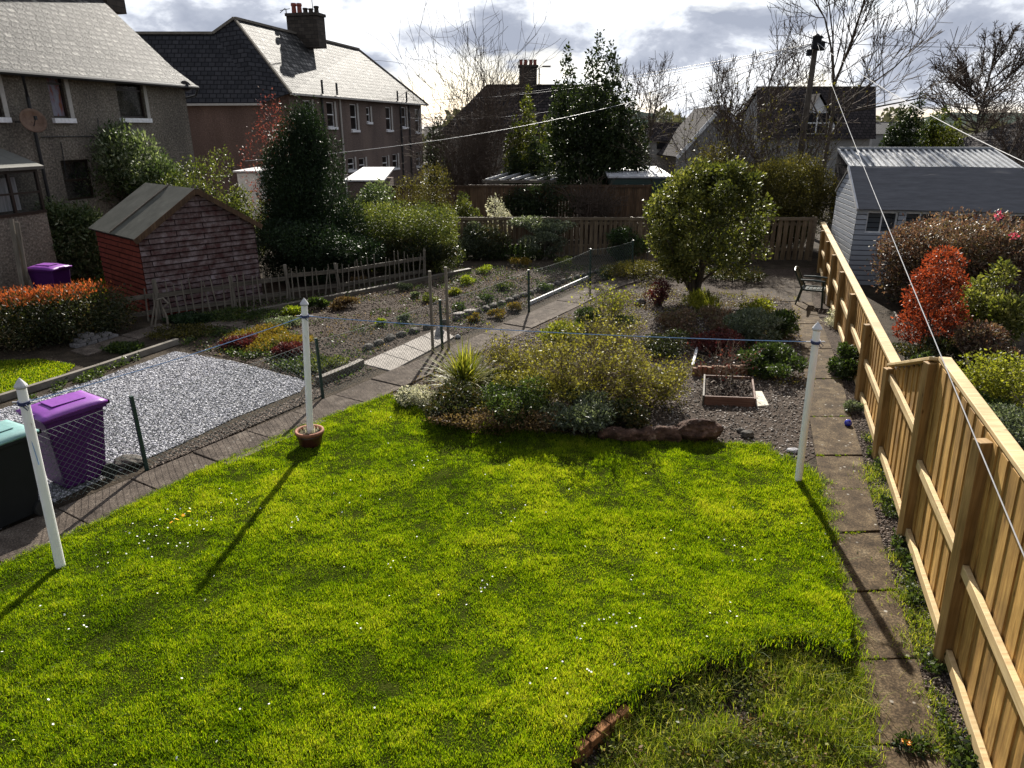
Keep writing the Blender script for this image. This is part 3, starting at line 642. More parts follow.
# ---- house on the left
rz1 = math.radians(-14); O1 = (-11.73, 27.5, 0)
h1 = thing('semi_detached_house', 'grey pebbledashed two storey house with silvery slate roof at the left edge', 'house', O1, rz1)
def W1(px0, py0, px1, py1, x=0): a = hit(O1,rz1,px0,py0,x); c = hit(O1,rz1,px1,py1,x); return a[0], c[0], c[1], a[1]
w_a = (*[hit(O1,rz1,45,73)[0], hit(O1,rz1,62,73)[0]], hit(O1,rz1,60,118)[1], hit(O1,rz1,50,71)[1])
w_b = (*[hit(O1,rz1,114,78)[0], hit(O1,rz1,141,78)[0]], hit(O1,rz1,130,118)[1], hit(O1,rz1,128,78)[1])
w_c = (*[hit(O1,rz1,64,180)[0], hit(O1,rz1,93,180)[0]], hit(O1,rz1,78,200)[1], hit(O1,rz1,72,160)[1])
w_d = (*[hit(O1,rz1,-32,73)[0], hit(O1,rz1,-5,73)[0]], w_a[2], w_a[3])
b = MB(); ops = [w_a,w_b,w_c,w_d]; wall_open(b, -16, 0, 0, 5.75, ops, mpx)
b.face((0,0,0),(-8,0,0),(-8,0,5.75),(0,0,5.75)); b.face((0,0,5.75),(-8,0,5.75),(-4.2,0,9.3)); b.face((-8,-16,0),(-8,0,0),(-8,0,5.75),(-8,-16,5.75)); b.face((0,-16,0),(-8,-16,0),(-8,-16,5.75),(0,-16,5.75))
b.build('wall', M['harl'], h1, True)
b = MB()
prof = [(.38,5.62),(-.5,6.22),(-4.2,9.55)]                     # slight kick at the eaves
for (x0,z0),(x1,z1) in zip(prof[:-1],prof[1:]): b.slab([(x0,-16.3,z0),(x0,.22,z0),(x1,.22,z1),(x1,-16.3,z1)], .10)
b.slab([(-8.4,-16.3,5.6),(-4.2,-16.3,9.55),(-4.2,.22,9.55),(-8.4,.22,5.6)], .10)
rf = b.build('roof', M['slate'], h1, True)
MB().beam((-4.2,-16.3,9.6),(-4.2,.24,9.6),.28,.10).build('ridge', M['stone_dark'], rf, True)
yc, zc = hit(O1,rz1,121,6,-3.3)
ch = MB().box((-3.85,yc-.45,10.0),(1.5,.9,3.6)).build('chimney', M['brick_ch'], rf, True)
b = MB(); b.tube([(.42,-16,5.56),(.42,.2,5.56)], .06, 8); b.tube([(.42,.2,5.56)]*1+[(.3,.18,5.3),(.09,-.12,5.2)], .04, 8); b.build('gutter', M['gutter'], h1, True)
y_, z_ = hit(O1,rz1,22,85); b = MB(); b.tube([(.40,y_-.3,5.5),(.1,y_,5.0),(.09,y_,0)], .045, 8); b.build('downpipe', M['gutter'], h1, True)
window(h1, w_a, mpx, M['frame_dark'], trans=(.74,), curtain=M['curtain'], trim=.14)
window(h1, w_b, mpx, M['frame_dark'], mull=(), trans=(.70,), curtain=None, trim=.14)
window(h1, w_c, mpx, M['frame_dark'], trans=(.5,), sill=False); window(h1, w_d, mpx, M['frame_dark'], trans=(.74,), trim=.14)
b = MB(); u_ = hit(O1,rz1,58,140)
for (p, q_) in (((40,137),(103,136)),((97,118),(98,134)),((60,142),(66,178))):
    a = hit(O1,rz1,*p); c = hit(O1,rz1,*q_); b.tube([(.03,*a),(.03,*c)], .012, 5)
b.build('wall_cable', M['gutter'], h1, True)
def dish(parent, y, z, r, x=.45, mat='frame_dark', tiltz=-.4):
    b = MB(); n = 20; k = 5; R_ = Matrix.Rotation(tiltz,3,'Z') @ Matrix.Rotation(math.radians(70),3,'Y')
    vs = []; fs = []
    for i in range(k+1):
        for j in range(n):
            t = 2*math.pi*j/n; rr = r*i/k; vs.append(Vector((x,y,z)) + R_ @ Vector((rr*math.cos(t), rr*math.sin(t), .35*rr*rr/r)))
    for i in range(k):
        for j in range(n): fs.append((i*n+j, i*n+(j+1)%n, (i+1)*n+(j+1)%n, (i+1)*n+j))
    b.add(vs, fs); d = b.build('satellite_dish', M[mat], parent, True, smooth=True); s_ = d.modifiers.new('solid','SOLIDIFY'); s_.thickness = .015
    a = MB(); a.tube([(0,y-.1,z),(x-.05,y,z)], .02, 6); tip = Vector((x,y,z)) + R_ @ Vector((0,0,r*.9)); a.tube([(x,y,z-r*.5), tuple(tip)], .012, 5); a.box(tuple(tip),(.06,.06,.1)); a.build('dish_arm', M['gutter'], d, True)
M['dish'] = noisemat('rusty_dish', [(.3,(.10,.055,.035)),(.7,(.20,.13,.09))], 5, .6, .3, .1)
y_, z_ = hit(O1,rz1,32,122,.45); dish(h1, y_, z_, .33, mat='dish')
y_, z_ = hit(O1,rz1,185,87,.3); dish(h1, y_, z_, .20, x=.3)
# glazed lean-to on the left house
xf = 1.1; ye = hit(O1,rz1,36,165,xf)[0]; zt = hit(O1,rz1,34,166,xf)[1]; zs_ = hit(O1,rz1,30,214,xf)[1]
b = MB(); b.box((xf/2,ye-3,zs_/2),(xf,6,zs_)); b.build('porch_base', M['harl'], h1, True)
b = MB(); b.slab([(xf+.15,ye-6,zt),(xf+.15,ye+.1,zt),(.01,ye+.1,zt+.42),(.01,ye-6,zt+.42)], .08); b.build('porch_roof', M['felt'], h1, True)
b = MB()
for i in range(8): b.beam((xf-.03,ye-.04-i*.85,zs_),(xf-.03,ye-.04-i*.85,zt-.05),.07,.07,(1,0,0))
b.beam((xf-.03,ye-6,zt-.09),(xf-.03,ye,zt-.09),.06,.12); b.beam((xf-.03,ye-6,zs_+.03),(xf-.03,ye,zs_+.03),.12,.07); b.beam((xf-.025,ye-6,zt-.65),(xf-.025,ye-.0,zt-.65),.05,.05)
pf = b.build('porch_frame', M['frame_dark'], h1, True)
MB().face((xf-.035,ye-6,zs_),(xf-.035,ye,zs_),(xf-.035,ye,zt-.1),(xf-.035,ye-6,zt-.1)).build('pane', M['glass'], pf, True)
MB().face((xf-.035,ye-.01,zs_),(.01,ye-.01,zs_),(.01,ye-.01,zt),(xf-.035,ye-.01,zt-.1)).build('pane', M['glass'], pf, True)
MB().box((xf-.5,ye-3.1,(zs_+zt)/2-.1),(.06,5.6,zt-zs_-.35)).build('curtain', M['net'], h1, True)

# ---- second house
rz2 = math.radians(-13.5)
En = Vector(at(291,92.7,39.4)); Ef = Vector(at(428,104.6,59.2)); Rn = Vector(at(234,18,40.6)); Rf = Vector(at(358,49,55.8))
dv = (Ef-En); dv.z = 0; dv.normalize(); rt = Vector((dv.y,-dv.x,0)); rz2 = math.atan2(-dv.x, dv.y)
O2 = tuple(Vector((En.x,En.y,0)) - rt*.35)
h2 = thing('slate_roofed_house', 'long mauve rendered house with streaky sunlit slate roof and dark shaded wing', 'house', O2, rz2)
def w2(px, pt, pb, wd=.95):
    u, z1 = hit(O2,rz2,px,pt); _, z0 = hit(O2,rz2,px,pb); return (u-wd/2, u+wd/2, z0, z1)
ops = [w2(307,100,126), w2(330,102,127), w2(353,104,130), w2(368,107,122,.6), w2(388,107,130), w2(403.5,107,127), w2(417,109,132), w2(351,158,170), w2(362,158,172), w2(385,156,170), w2(395,154,168), w2(418,152,166)]
LEN = (Ef-En).length-.6
ops = [(max(o[0],.1), min(o[1],LEN-.1), o[2], o[3]) for o in ops]
for o in ops[:]: pass
ops.sort(); cl = [ops[0]]
for o in ops[1:]: cl.append(o)
up = sorted([o for o in ops if o[2] > 3]); dn = sorted([o for o in ops if o[2] <= 3])
b = MB(); zm = 3.0; wall_open(b, .3, LEN, 0, zm, [(o[0],o[1],max(o[2],.5),min(o[3],zm-.1)) for o in dn], mpx); wall_open(b, .3, LEN, zm, 5.85, up, mpx)
b.face((0,LEN,0),(-9,LEN,0),(-9,LEN,5.85),(0,LEN,5.85)); b.face((-9,.3,0),(-9,LEN,0),(-9,LEN,5.85),(-9,.3,5.85))
b.build('wall', M['harl_mauve'], h2, True)
for o in up: window(h2, o, mpx, M['frame_white'], trans=(.5,), trim=.22, sill_out=.12)
for o in dn: window(h2, (o[0],o[1],max(o[2],.5),min(o[3],zm-.1)), mpx, M['frame_white'], trans=(.5,), trim=.22)
# front wing, its wall and its roof plane, shade put in as darker slates
WL, WR = at(60,104,38.3), at(262,103,38.5)
b = MB(); b.face((WL[0],38.7,0),(WR[0]-.2,38.7,0),(WR[0]-.2,38.7,WR[2]),(WL[0],38.7,WL[2]))
c_ = Vector(O2)+dv*.3; b.face((WR[0]-.2,38.7,0),(c_.x,c_.y,0),(c_.x,c_.y,5.85),(WR[0]-.2,38.7,WR[2])); b.build('wing_wall', M['harl_red'], h2)
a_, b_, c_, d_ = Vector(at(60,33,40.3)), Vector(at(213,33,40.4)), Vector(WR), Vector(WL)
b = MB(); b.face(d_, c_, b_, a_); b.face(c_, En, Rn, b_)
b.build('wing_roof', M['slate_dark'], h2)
El = Rn - rt*4.6 + Vector((0,0,-3.6)); Elf = Rf - rt*4.6 + Vector((0,0,-3.6))
b = MB(); b.face(En, Ef, Rf, Rn); b.face(Ef, Elf, Rf)
rf = b.build('roof', M['slate_streak'], h2)
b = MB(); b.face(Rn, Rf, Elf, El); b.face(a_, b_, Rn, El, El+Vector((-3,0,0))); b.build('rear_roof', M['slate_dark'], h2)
b = MB(); b.beam(a_, b_, .25, .12); b.beam(b_, Rn, .25, .12); b.beam(Rn, Rf, .25, .12); b.beam(Rf, Ef, .18, .08); b.beam(Rn, En, .16, .08); b.build('ridge', M['concrete'], rf)
b = MB(); b.beam(En+Vector((0,0,-.05)), Ef+Vector((0,0,-.05)), .13, .10); b.beam(Vector(WL)+Vector((0,0,-.06)), Vector(WR)+Vector((0,0,-.06)), .12, .10); b.build('gutter', M['stone_trim'], h2)
for px, t in ((340,'stone_trim'),(400,'gutter'),(408.5,'gutter'),(322.5,'gutter')):
    u, _ = hit(O2,rz2,px,120); MB().tube([(.08,u,5.8),(.08,u,0)], .06, 6).build('downpipe', M[t], h2, True)
for px, t0, t1 in ((323,80,94),(337.5,83,95),(398,91,101),(407,92,102)):
    u, z0 = hit(O2,rz2,px,t1,.35); _, z1 = hit(O2,rz2,px,t0,.35); MB().tube([(.33,u,z0),(.33,u,z1)], .06, 6).build('vent_pipe', M['gutter'], h2, True)
t_ = .44; cp = Rn.lerp(Rf, t_) + rt*.55
chb = MB().box((cp.x,cp.y,9.6),(1.95,.95,1.75), rz2); chb.box((cp.x,cp.y,10.5),(2.1,1.1,.16), rz2); ch = chb.build('chimney', M['brick_ch'], rf)
for k, (dx, hh_) in enumerate(((-.72,.62),(-.36,.60),(.02,.34),(.38,.30),(.74,.42))):
    p = cp + rt*dx; MB().lathe((p.x,p.y,10.55), [(.15,0),(.13,hh_*.7),(.17,hh_*.8),(.15,hh_)], 12).build('chimney_pot', M['pot'] if k < 2 else M['brick_ch'], ch)
b = MB(); p = cp - rt*1.25; b.tube([(p.x,p.y,9.2),(p.x,p.y,10.9)], .03, 5); b.beam((p.x-.35,p.y,10.8),(p.x+.25,p.y,10.9),.03,.03); b.beam((p.x-.3,p.y-.2,10.65),(p.x-.1,p.y+.2,10.95),.03,.03); p = cp+rt*.5; b.tube([(p.x,p.y,10.5),(p.x,p.y,12.2)], .025, 5); b.build('aerial', M['gutter'], ch)

# ---- distant houses
def roofhouse(name, label, wall_mat, roof_mat, x0, x1, yr, ye, yb, Yr, Ye, hipL=0, hipR=0, chim=None):
    """front roof plane seen from the garden: ridge row yr at distance Yr, eaves row ye at Ye, wall down to the ground"""
    t = thing(name, label, 'house', (at((x0+x1)/2,ye,Ye)[0], Ye, 0))
    rl, rr = Vector(at(x0+hipL,yr,Yr)), Vector(at(x1-hipR,yr,Yr)); el, er = Vector(at(x0,ye,Ye)), Vector(at(x1,ye,Ye))
    D2 = 2*(Yr-Ye); bl, br = el+Vector((0,D2,0)), er+Vector((0,D2,0))
    b = MB(); b.face(el,er,rr,rl); b.face(bl,rl,rr,br)
    if hipL: b.face(el,rl,bl)
    if hipR: b.face(er,br,rr)
    rf = b.build('roof', roof_mat, t)
    MB().beam(rl, rr, .2, .1).build('ridge', M['stone_dark'], rf)
    b = MB(); e1, e2 = el+Vector((.3,.3,0)), er+Vector((-.3,.3,0)); b1, b2 = bl+Vector((.3,-.3,0)), br+Vector((-.3,-.3,0))
    for p, q_ in ((e1,e2),(e2,b2),(b2,b1),(b1,e1)): b.face((p.x,p.y,0),(q_.x,q_.y,0),(q_.x,q_.y,q_.z),(p.x,p.y,p.z))
    if not hipL: b.face(e1, rl+Vector((.3,0,-.1)), b1)
    if not hipR: b.face(e2, b2, rr+Vector((-.3,0,-.1)))
    b.build('wall', wall_mat, t); return t, rf
t, rf = roofhouse('hip_roofed_house', 'distant dark hip roofed house with sturdy chimney behind bare bushes', M['harl'], M['tile_dark'], 438, 640, 85, 134, 0, 60, 56.9, 48, 30)
p = Vector(at(528,84,59.6)); b = MB().box((p.x,p.y,p.z+.35),(1.35,.8,1.9)); b.box((p.x,p.y,p.z+1.25),(1.55,1,.15)); c1 = b.build('chimney', M['brick_ch'], rf)
for dx in (-.55,-.2,.2,.52): MB().lathe((p.x+dx,p.y,p.z+1.3), [(.14,0),(.12,.3),(.15,.42)], 8).build('chimney_pot', M['pot'], c1)
t, rf = roofhouse('bungalow', 'distant bungalow with broad near black roof behind the bare tree', M['roughcast_pale'], M['tile_dark'], 757, 876, 87, 139, 0, 60.4, 56)
p = Vector(at(815,140,56)); b = MB(); l, r_, tp = at(799,128,57), at(833,128,57), at(816,96,57); lb, rb = at(799,139,56.4), at(833,139,56.4)
b.add([lb, rb, (r_[0],56.4,r_[2]), (tp[0],56.4,tp[2]), (l[0],56.4,l[2])], [(0,1,2,3,4)])
dm = b.build('dormer', M['frame_white'], t)
b = MB(); zz = Vector((0,5,0)); L3, R3, T3 = Vector((l[0]-.2,56.2,l[2])), Vector((r_[0]+.2,56.2,r_[2])), Vector((tp[0],56.2,tp[2]+.15))
b.face(L3,T3,T3+zz,L3+zz); b.face(T3,R3,R3+zz,T3+zz); b.build('dormer_roof', M['tile_dark'], dm)
a = at(806,113,56.3); c = at(827,133,56.3); b = MB(); b.box(((a[0]+c[0])/2,56.33,(a[2]+c[2])/2),(c[0]-a[0],.06,a[2]-c[2])); w_ = b.build('window', M['interior'], dm)
b = MB(); b.box(((a[0]+c[0])/2,56.28,(a[2]+c[2])/2),(.1,.05,a[2]-c[2])); b.box(((a[0]+c[0])/2,56.27,(a[2]+c[2])/2),(c[0]-a[0],.04,.09)); b.build('frame', M['frame_white'], w_)
t, rf = roofhouse('white_gabled_house', 'small distant dark roofed house left of the white gable', M['roughcast_pale'], M['tile_dark'], 647, 700, 123, 141, 0, 70, 68)
for px in (662,682):
    a = at(px-4,142,67.9); c = at(px+4,149,67.9); MB().box(((a[0]+c[0])/2,68.2,(a[2]+c[2])/2),(c[0]-a[0],.1,abs(a[2]-c[2]))).build('window', M['interior'], t)
gh = thing('gable_ended_house', 'distant house showing a broad pale grey gable wall', 'house', (at(718,150,60)[0],60,0))
gl, gr_, gt = Vector(at(676,158,60)), Vector(at(752,143,60)), Vector(at(722,106,60))
gl = Vector((gl.x,60,gl.z)); b = MB(); b.face((gl.x,60,0),(gr_.x,60,0),gr_,gt,gl); b.build('wall', M['roughcast_pale'], gh)
b = MB(); zz = Vector((0,9,0)); u_ = Vector((0,-.3,.12)); b.slab([gl+u_,gt+u_,gt+zz,gl+zz],.12); b.slab([gt+u_,gr_+u_,gr_+zz,gt+zz],.12); b.build('roof', M['tile_dark'], gh)
b = MB(); b.beam(gl+Vector((0,-.35,.0)), gt+Vector((0,-.35,.0)), .06, .28); b.beam(gt+Vector((0,-.36,0)), gr_+Vector((0,-.36,0)), .06, .28); b.build('bargeboard', M['frame_white'], gh)
t, rf = roofhouse('far_right_house', 'distant dark roofed house cut by the right picture edge', M['harl'], M['tile_dark'], 1000, 1180, 108, 150, 0, 47.5, 44, 60)
t, rf = roofhouse('low_house', 'tiny distant low roof between the long house and hip roofed house', M['harl'], M['tile_dark'], 424, 452, 127, 136, 0, 90, 86)
t, rf = roofhouse('low_house', 'tiny distant pale walled roof left of the dark conifer', M['roughcast_pale'], M['slate_dark'], 872, 915, 122, 134, 0, 95, 90)

# hills and far woods
b = MB(); n = 80; vs = []
for i in range(n+1):
    a = -1.0+2.0*i/n; vs.append((math.sin(a)*1900, math.cos(a)*1900, -5)); vs.append((math.sin(a)*2000, math.cos(a)*2000, 26+14*math.sin(i*.31)+9*math.sin(i*.83+1)+4*math.sin(i*2.1)))
b.add(vs, [(2*i,2*i+2,2*i+3,2*i+1) for i in range(n)])
structure('hills', b, noisemat('far_hill', [(.3,(.06,.08,.07)),(.7,(.12,.14,.11))], .02, 1, 0, 0), True)

# ---- outbuildings
def place_shed():
    # red shed: gable wall towards us
    A = Vector(G(147,306)); Bc = Vector(G(255,293)); A.z = Bc.z = 0
    A = Vector((at(137,234.6,16.2)[0],16.2,0)); Bc = Vector((at(254,224.5,18.3)[0],18.3,0))
    ez = 1.9; d = (Bc-A).normalized(); bk = Vector((-d.y,d.x,0)); W = (Bc-A).length; D = 2.6
    t = thing('red_shed', 'weathered red painted timber shed with grey felt roof behind the picket fence', 'shed', tuple(A), 0)
    apex = (A+Bc)/2 + Vector((0,0,2.82)); e1 = A+Vector((0,0,ez)); e2 = Bc+Vector((0,0,ez+.05))
    pl = tilemat('peeling_red_boards', (.095,.068,.066),(.16,.13,.13),(.02,.012,.012), 1.3, .125, .012, .85, .2, .9, .02, noise=1, nstops=[(.40,(.60,.36,.35)),(.52,(1,.92,.90)),(.60,(1.5,1.5,1.55)),(.7,(2.0,2.0,2.1))], nscale=4.5)
    red = tilemat('red_brown_boards', (.15,.032,.02),(.21,.05,.032),(.03,.008,.006), 1.6, .125, .012, .8, .2, .9, .02, noise=.8, nscale=4)
    # lapped boards
    def lap(name, P, Q, top_fn, mat, nrm):
        b = MB(); z = .05; bh = .125
        while True:
            lo, hi = top_fn(z); 
            if hi-lo < .02: break
            l2, h2_ = top_fn(z+bh)
            p = P.lerp(Q, lo); q_ = P.lerp(Q, hi); p2 = P.lerp(Q, max(lo,l2)); q2 = P.lerp(Q, min(hi,h2_))
            if h2_ <= l2: p2 = q2 = P.lerp(Q, .5)
            o_ = nrm*.022; b.face(tuple(p+o_+Vector((0,0,z))), tuple(q_+o_+Vector((0,0,z))), tuple(q2+nrm*.002+Vector((0,0,z+bh))), tuple(p2+nrm*.002+Vector((0,0,z+bh))))
            b.face(tuple(p+nrm*.002+Vector((0,0,z))), tuple(q_+nrm*.002+Vector((0,0,z))), tuple(q_+o_+Vector((0,0,z))), tuple(p+o_+Vector((0,0,z))))
            z += bh
            if z > 3: break
        return b.build(name, mat, t)
    def gable(z):
        if z <= ez: return 0, 1
        f = (z-ez)/(2.82-ez); return .5*f, 1-.5*f
    side = lambda z: (0,1) if z < ez-.06 else (0,0)
    lap('gable_wall', A, Bc, gable, pl, -bk); lap('side_wall', A+bk*D, A, side, red, -d)
    b = MB(); b.face(A,Bc,e2,apex,e1); b.face(A,A+bk*D,e1+bk*D,e1); b.face(Bc,Bc+bk*D,e2+bk*D,e2); b.face(A+bk*D,Bc+bk*D,e2+bk*D,apex+bk*D,e1+bk*D); b.build('wall_frame', red, t)
    b = MB(); o_ = -bk*.14; uz = Vector((0,0,.05)); L_ = e1-d*.13-Vector((0,0,.09)); R_ = e2+d*.13-Vector((0,0,.09))
    b.slab([L_+o_+uz, apex+o_+uz, apex+bk*(D+.12)+uz, L_+bk*(D+.12)+uz], .04); b.slab([apex+o_+uz, R_+o_+uz, R_+bk*(D+.12)+uz, apex+bk*(D+.12)+uz], .04)
    rf = b.build('roof', noisemat('mossy_felt', [(.3,(.055,.055,.045)),(.6,(.09,.09,.075)),(.8,(.13,.13,.11))], 3, .85, .25, .4, 40, .01), t)
    b = MB(); m1 = bk*(D*.5); b.beam(L_+m1+Vector((0,0,.075)), apex+m1+Vector((0,0,.075)), .06, .03); b.build('batten', M['grey_h'], rf)
    b = MB(); b.beam(L_+o_*1.1+Vector((0,0,-.02)), apex+o_*1.1+Vector((0,0,.0)), .02, .12); b.beam(apex+o_*1.12, R_+o_*1.12+Vector((0,0,-.02)), .02, .12); b.build('bargeboard', M['brown_v'], rf)
place_shed()

def grey_summerhouse():
    Yf = 20.0; x0 = at(858,206,Yf)[0]-.05; x1 = at(1019,207,Yf)[0]; ez = at(858,207,Yf)[2]; D = 2.6
    t = thing('summerhouse', 'grey clad summerhouse with wrinkled dark roof sheet behind the new fence', 'summerhouse', (x0+.05,Yf,0), math.radians(-11))
    clad = tilemat('pale_grey_cladding', (.34,.365,.41),(.38,.405,.45),(.09,.095,.11), 30, .14, .014, .6, .35, .8, .02, noise=.2)
    Yr = 21.5; rz = at(852,167,Yr)[2]
    zt = ez; w0 = at(862,211,Yf); w1 = at(880,211,Yf)
    b = MB(); zb, zt2 = at(900,233,Yf)[2], at(900,211,Yf)[2]
    ops = [(at(864,220,Yf)[0]-x0, at(893,220,Yf)[0]-x0, zb, zt2), (at(899,220,Yf)[0]-x0, at(928,220,Yf)[0]-x0, zb, zt2), (at(934,220,Yf)[0]-x0, at(963,220,Yf)[0]-x0, zb, zt2), (at(976,220,Yf)[0]-x0, at(1012,220,Yf)[0]-x0, zb, zt2)]
    mp_ = lambda u, z, d: (u, d, z)
    wall_open(b, 0, x1-x0, 0, ez, ops, mp_); b.face((0,0,0),(0,0,ez),(0,Yr-Yf,rz-.05),(0,D,ez+.3),(0,D,0)); X_ = x1-x0; b.face((X_,0,0),(X_,0,ez),(X_,Yr-Yf,rz-.05),(X_,D,ez+.3),(X_,D,0)); b.face((0,D,0),(X_,D,0),(X_,D,ez+.3),(0,D,ez+.3))
    b.build('wall', clad, t, True)
    for o in ops: window(t, o, mp_, M['frame_white'], mull=(.5,), fw=.05, sill=False)
    sheetm = noisemat('wrinkled_roof_sheet', [(.3,(.085,.085,.092)),(.7,(.125,.125,.135))], 5, .9, .15, .3, 3, .03, stretch=(.5,1,4))
    b = MB(); nx, ny = 60, 24; vs = []
    for i in range(nx+1):
        for j in range(ny+1):
            u = i/nx; v = j/ny; x = -.02+(X_+.0)*u; y = -.18+(Yr-Yf+.18)*v; z = ez-.05+(rz-ez+.08)*v
            z += .006*math.sin(v*19+1.5*math.sin(u*9)+u*3)+.004*math.sin(v*41+2*math.sin(u*6.5))+.002*math.sin(u*31+v*8); vs.append((x,y,z))
    b.add(vs, [(i*(ny+1)+j,(i+1)*(ny+1)+j,(i+1)*(ny+1)+j+1,i*(ny+1)+j+1) for i in range(nx) for j in range(ny)]); b.build('roof_sheet', sheetm, t, True, smooth=True)
    b = MB(); b.slab([(-.03,Yr-Yf,rz+.02),(X_+.03,Yr-Yf,rz+.02),(X_+.03,D+.15,ez+.22),(-.03,D+.15,ez+.22)], .05); b.build('rear_roof', M['felt'], t, True)
    for bx in (-.05, X_+.05): MB().beam((bx,-.2,ez-.06),(bx,Yr-Yf,rz+.01),.04,.10).build('bargeboard', M['silver'], t, True)
    b = MB(); b.beam((-.05,-.02,ez-.02),(X_+.05,-.02,ez-.02),.06,.10); b.build('fascia', M['frame_dark'], t, True)
grey_summerhouse()
def metal_roof():
    Yr, Ye = 26.6, 23.6; t = thing('metal_roofed_garage', 'long garage with ribbed silver metal roof behind the grey summerhouse', 'garage', (at(930,160,25)[0],25,0))
    rl, rr = Vector(at(838,150,Yr)), Vector(at(992,150,Yr)); el = Vector(at(853,171,Ye)); er = Vector(at(1024,169,Ye)); er.z = el.z
    m = noisemat('ribbed_metal', [(.3,(.20,.21,.225)),(.7,(.32,.33,.35))], 3, .55, .4, .1, 30, .005, metal=.1)
    b = MB(); b.slab([el,er,rr,rl], .05)
    n = 26
    for i in range(n+1):
        a = el.lerp(er,i/n); c = rl.lerp(rr,i/n); b.beam(a+Vector((0,0,.03)), c+Vector((0,0,.03)), .07, .07)
    b.beam(rl+Vector((0,0,.06)), rr+Vector((0,0,.06)), .25, .08); b.build('roof', m, t)
    b = MB(); b.face((el.x+.2,Ye+.2,0),(er.x-.2,Ye+.2,0),(er.x-.2,Ye+.2,el.z),(el.x+.2,Ye+.2,el.z-.02)); b.face((el.x+.2,Ye+.2,0),(rl.x,Yr,0),(rl.x,Yr,rl.z-.05),(el.x+.2,Ye+.2,el.z-.05)); b.face((er.x-.2,Ye+.2,0),(rr.x,Yr,0),(rr.x,Yr,rr.z-.05),(er.x-.2,Ye+.2,el.z-.05)); b.build('wall', M['tile_dark'], t)
metal_roof()
def small_shed(name, label, x0, x1, y0, y1, Yf, D, wall, roof, tilt=.25, cat='shed'):
    a = Vector(at(x0,y1,Yf)); c = Vector(at(x1,y1,Yf)); zt = at(x0,y0,Yf+D)[2]
    t = thing(name, label, cat, ((a.x+c.x)/2,Yf,0))
    MB().slab([a, c, Vector((c.x-.1,Yf+D,zt)), Vector((a.x+.15,Yf+D,zt))], .06).build('roof', roof, t)
    b = MB(); b.box(((a.x+c.x)/2,Yf+D/2,(a.z-.1)/2),(c.x-a.x-.3,D-.2,a.z-.1)); b.build('wall', wall, t)
small_shed('green_shed', 'low dark green shed with bright pale roof behind the brown fence', 608, 674, 166, 176.5, 29, 3.2, M['green_paint'], M['silver'])
small_shed('small_outbuilding', 'small outbuilding with bright tilted pale roof below the mauve house', 343, 384, 167, 180, 30, 3.5, M['harl_mauve'], M['silver'], cat='outbuilding')
small_shed('white_outbuilding', 'white framed lean-to glimpsed between shrub and dark yew', 232, 262, 167, 171, 31, 2.5, M['frame_white'], M['silver'], cat='outbuilding')
pg = thing('pergola', 'pale pergola rafters showing above the brown fence', 'pergola', at(520,185,31)[:2]+(0,))
for i in range(6):
    a = Vector(at(486+i*13,180,30)); c = Vector(at(508+i*13,173.5,33)); MB().beam(a, c, .07, .10).build('rafter', M['silver'], pg)
b = MB(); a = Vector(at(482,181.5,30)); c = Vector(at(556,181.5,30)); b.beam(a, c, .08, .12); b.build('beam', M['grey_h'], pg)
for px in (486,550): a = at(px,182,30); MB().beam((a[0],30,0),(a[0],30,a[2]),.09,.09,(1,0,0)).build('post', M['grey_v'], pg)

# ------------------------------------------------------------------ fences
fl0, fl1 = Vector((3.56,4.76,0)), Vector((4.93,8.63,0))       # line of the new fence posts
fd = Vector((0.345,1,0)).normalized(); fn = Vector((fd.y,-fd.x,0))   # fn points to the neighbour
def fpt(Yd, o=0, z=0): p = Vector((3.56+.347*(Yd-4.76), Yd, 0)) + fn*(o-.042*z); p.z = z; return p
nf = thing('new_timber_fence', 'long new softwood boundary fence stepping lower along the right side', 'fence', tuple(fpt(4.76)))
HI, LO = 2.03, 1.27; YA = [1.25, 2.97, 4.76, 6.62]; YB = [8.68]
while YB[-1] < 22: YB.append(YB[-1]+2.18)
YB = [y for y in YB if y < 23]
for y in YA: MB().beam(fpt(y,0,0), fpt(y,0,HI), .10, .10, (0,1,0)).build('post', M['fence_post'], nf, bevel=.006)
for y in YB: MB().beam(fpt(y,0,0), fpt(y,0,LO+.01), .10, .10, (0,1,0)).build('post', M['fence_post'], nf, bevel=.006)
def rails(y0, y1, z0a, z1a, tag=''):
    b = MB(); b.beam(fpt(y0+.052,.025,z0a), fpt(y1-.052,.025,z1a), .045, .09); return b.build('rail', M['fence_h'], nf, bevel=.004)
def boards(y0, y1, top0, top1):
    b = MB(); L_ = (fpt(y1)-fpt(y0)).length; n = max(1, round(L_/.128)); 
    for i in range(n):
        t0 = (i+.5)/n; yy = y0+(y1-y0)*t0; top = top0+(top1-top0)*t0; lap_ = .012 if i%2 else 0
        p = fpt(yy,.060+lap_+random.uniform(0,.004),0); q_ = Vector((p.x,p.y,top-.02)) - fn*.042*top; p.z = .10
        b.beam(p, q_, .142, .016, (fn.x,fn.y,0))
    return tone_boxes(b.build('board_panel', M['fence_v'], nf))
seq = YA+YB
for a, c in zip(YA[:-1], YA[1:]): boards(a, c, HI+.04, HI+.04); rails(a, c, .96, .96); rails(a, c, .16, .16)
boards(6.62, 8.68, HI+.02, LO+.02); rails(6.62,8.68,.16,.16); rails(6.62,8.68,1.18,1.18)
for a, c in zip(YB[:-1], YB[1:]): boards(a, c, LO+.02, LO+.02); rails(a, c, .12, .12); rails(a,c,.68,.68)
boards(YB[-1], 23.4, LO+.02, LO+.02)
MB().beam(fpt(1.0,.108,HI+.055), fpt(6.60,.108,HI+.055), .11, .04).build('capping', M['fence_h'], nf, bevel=.006)
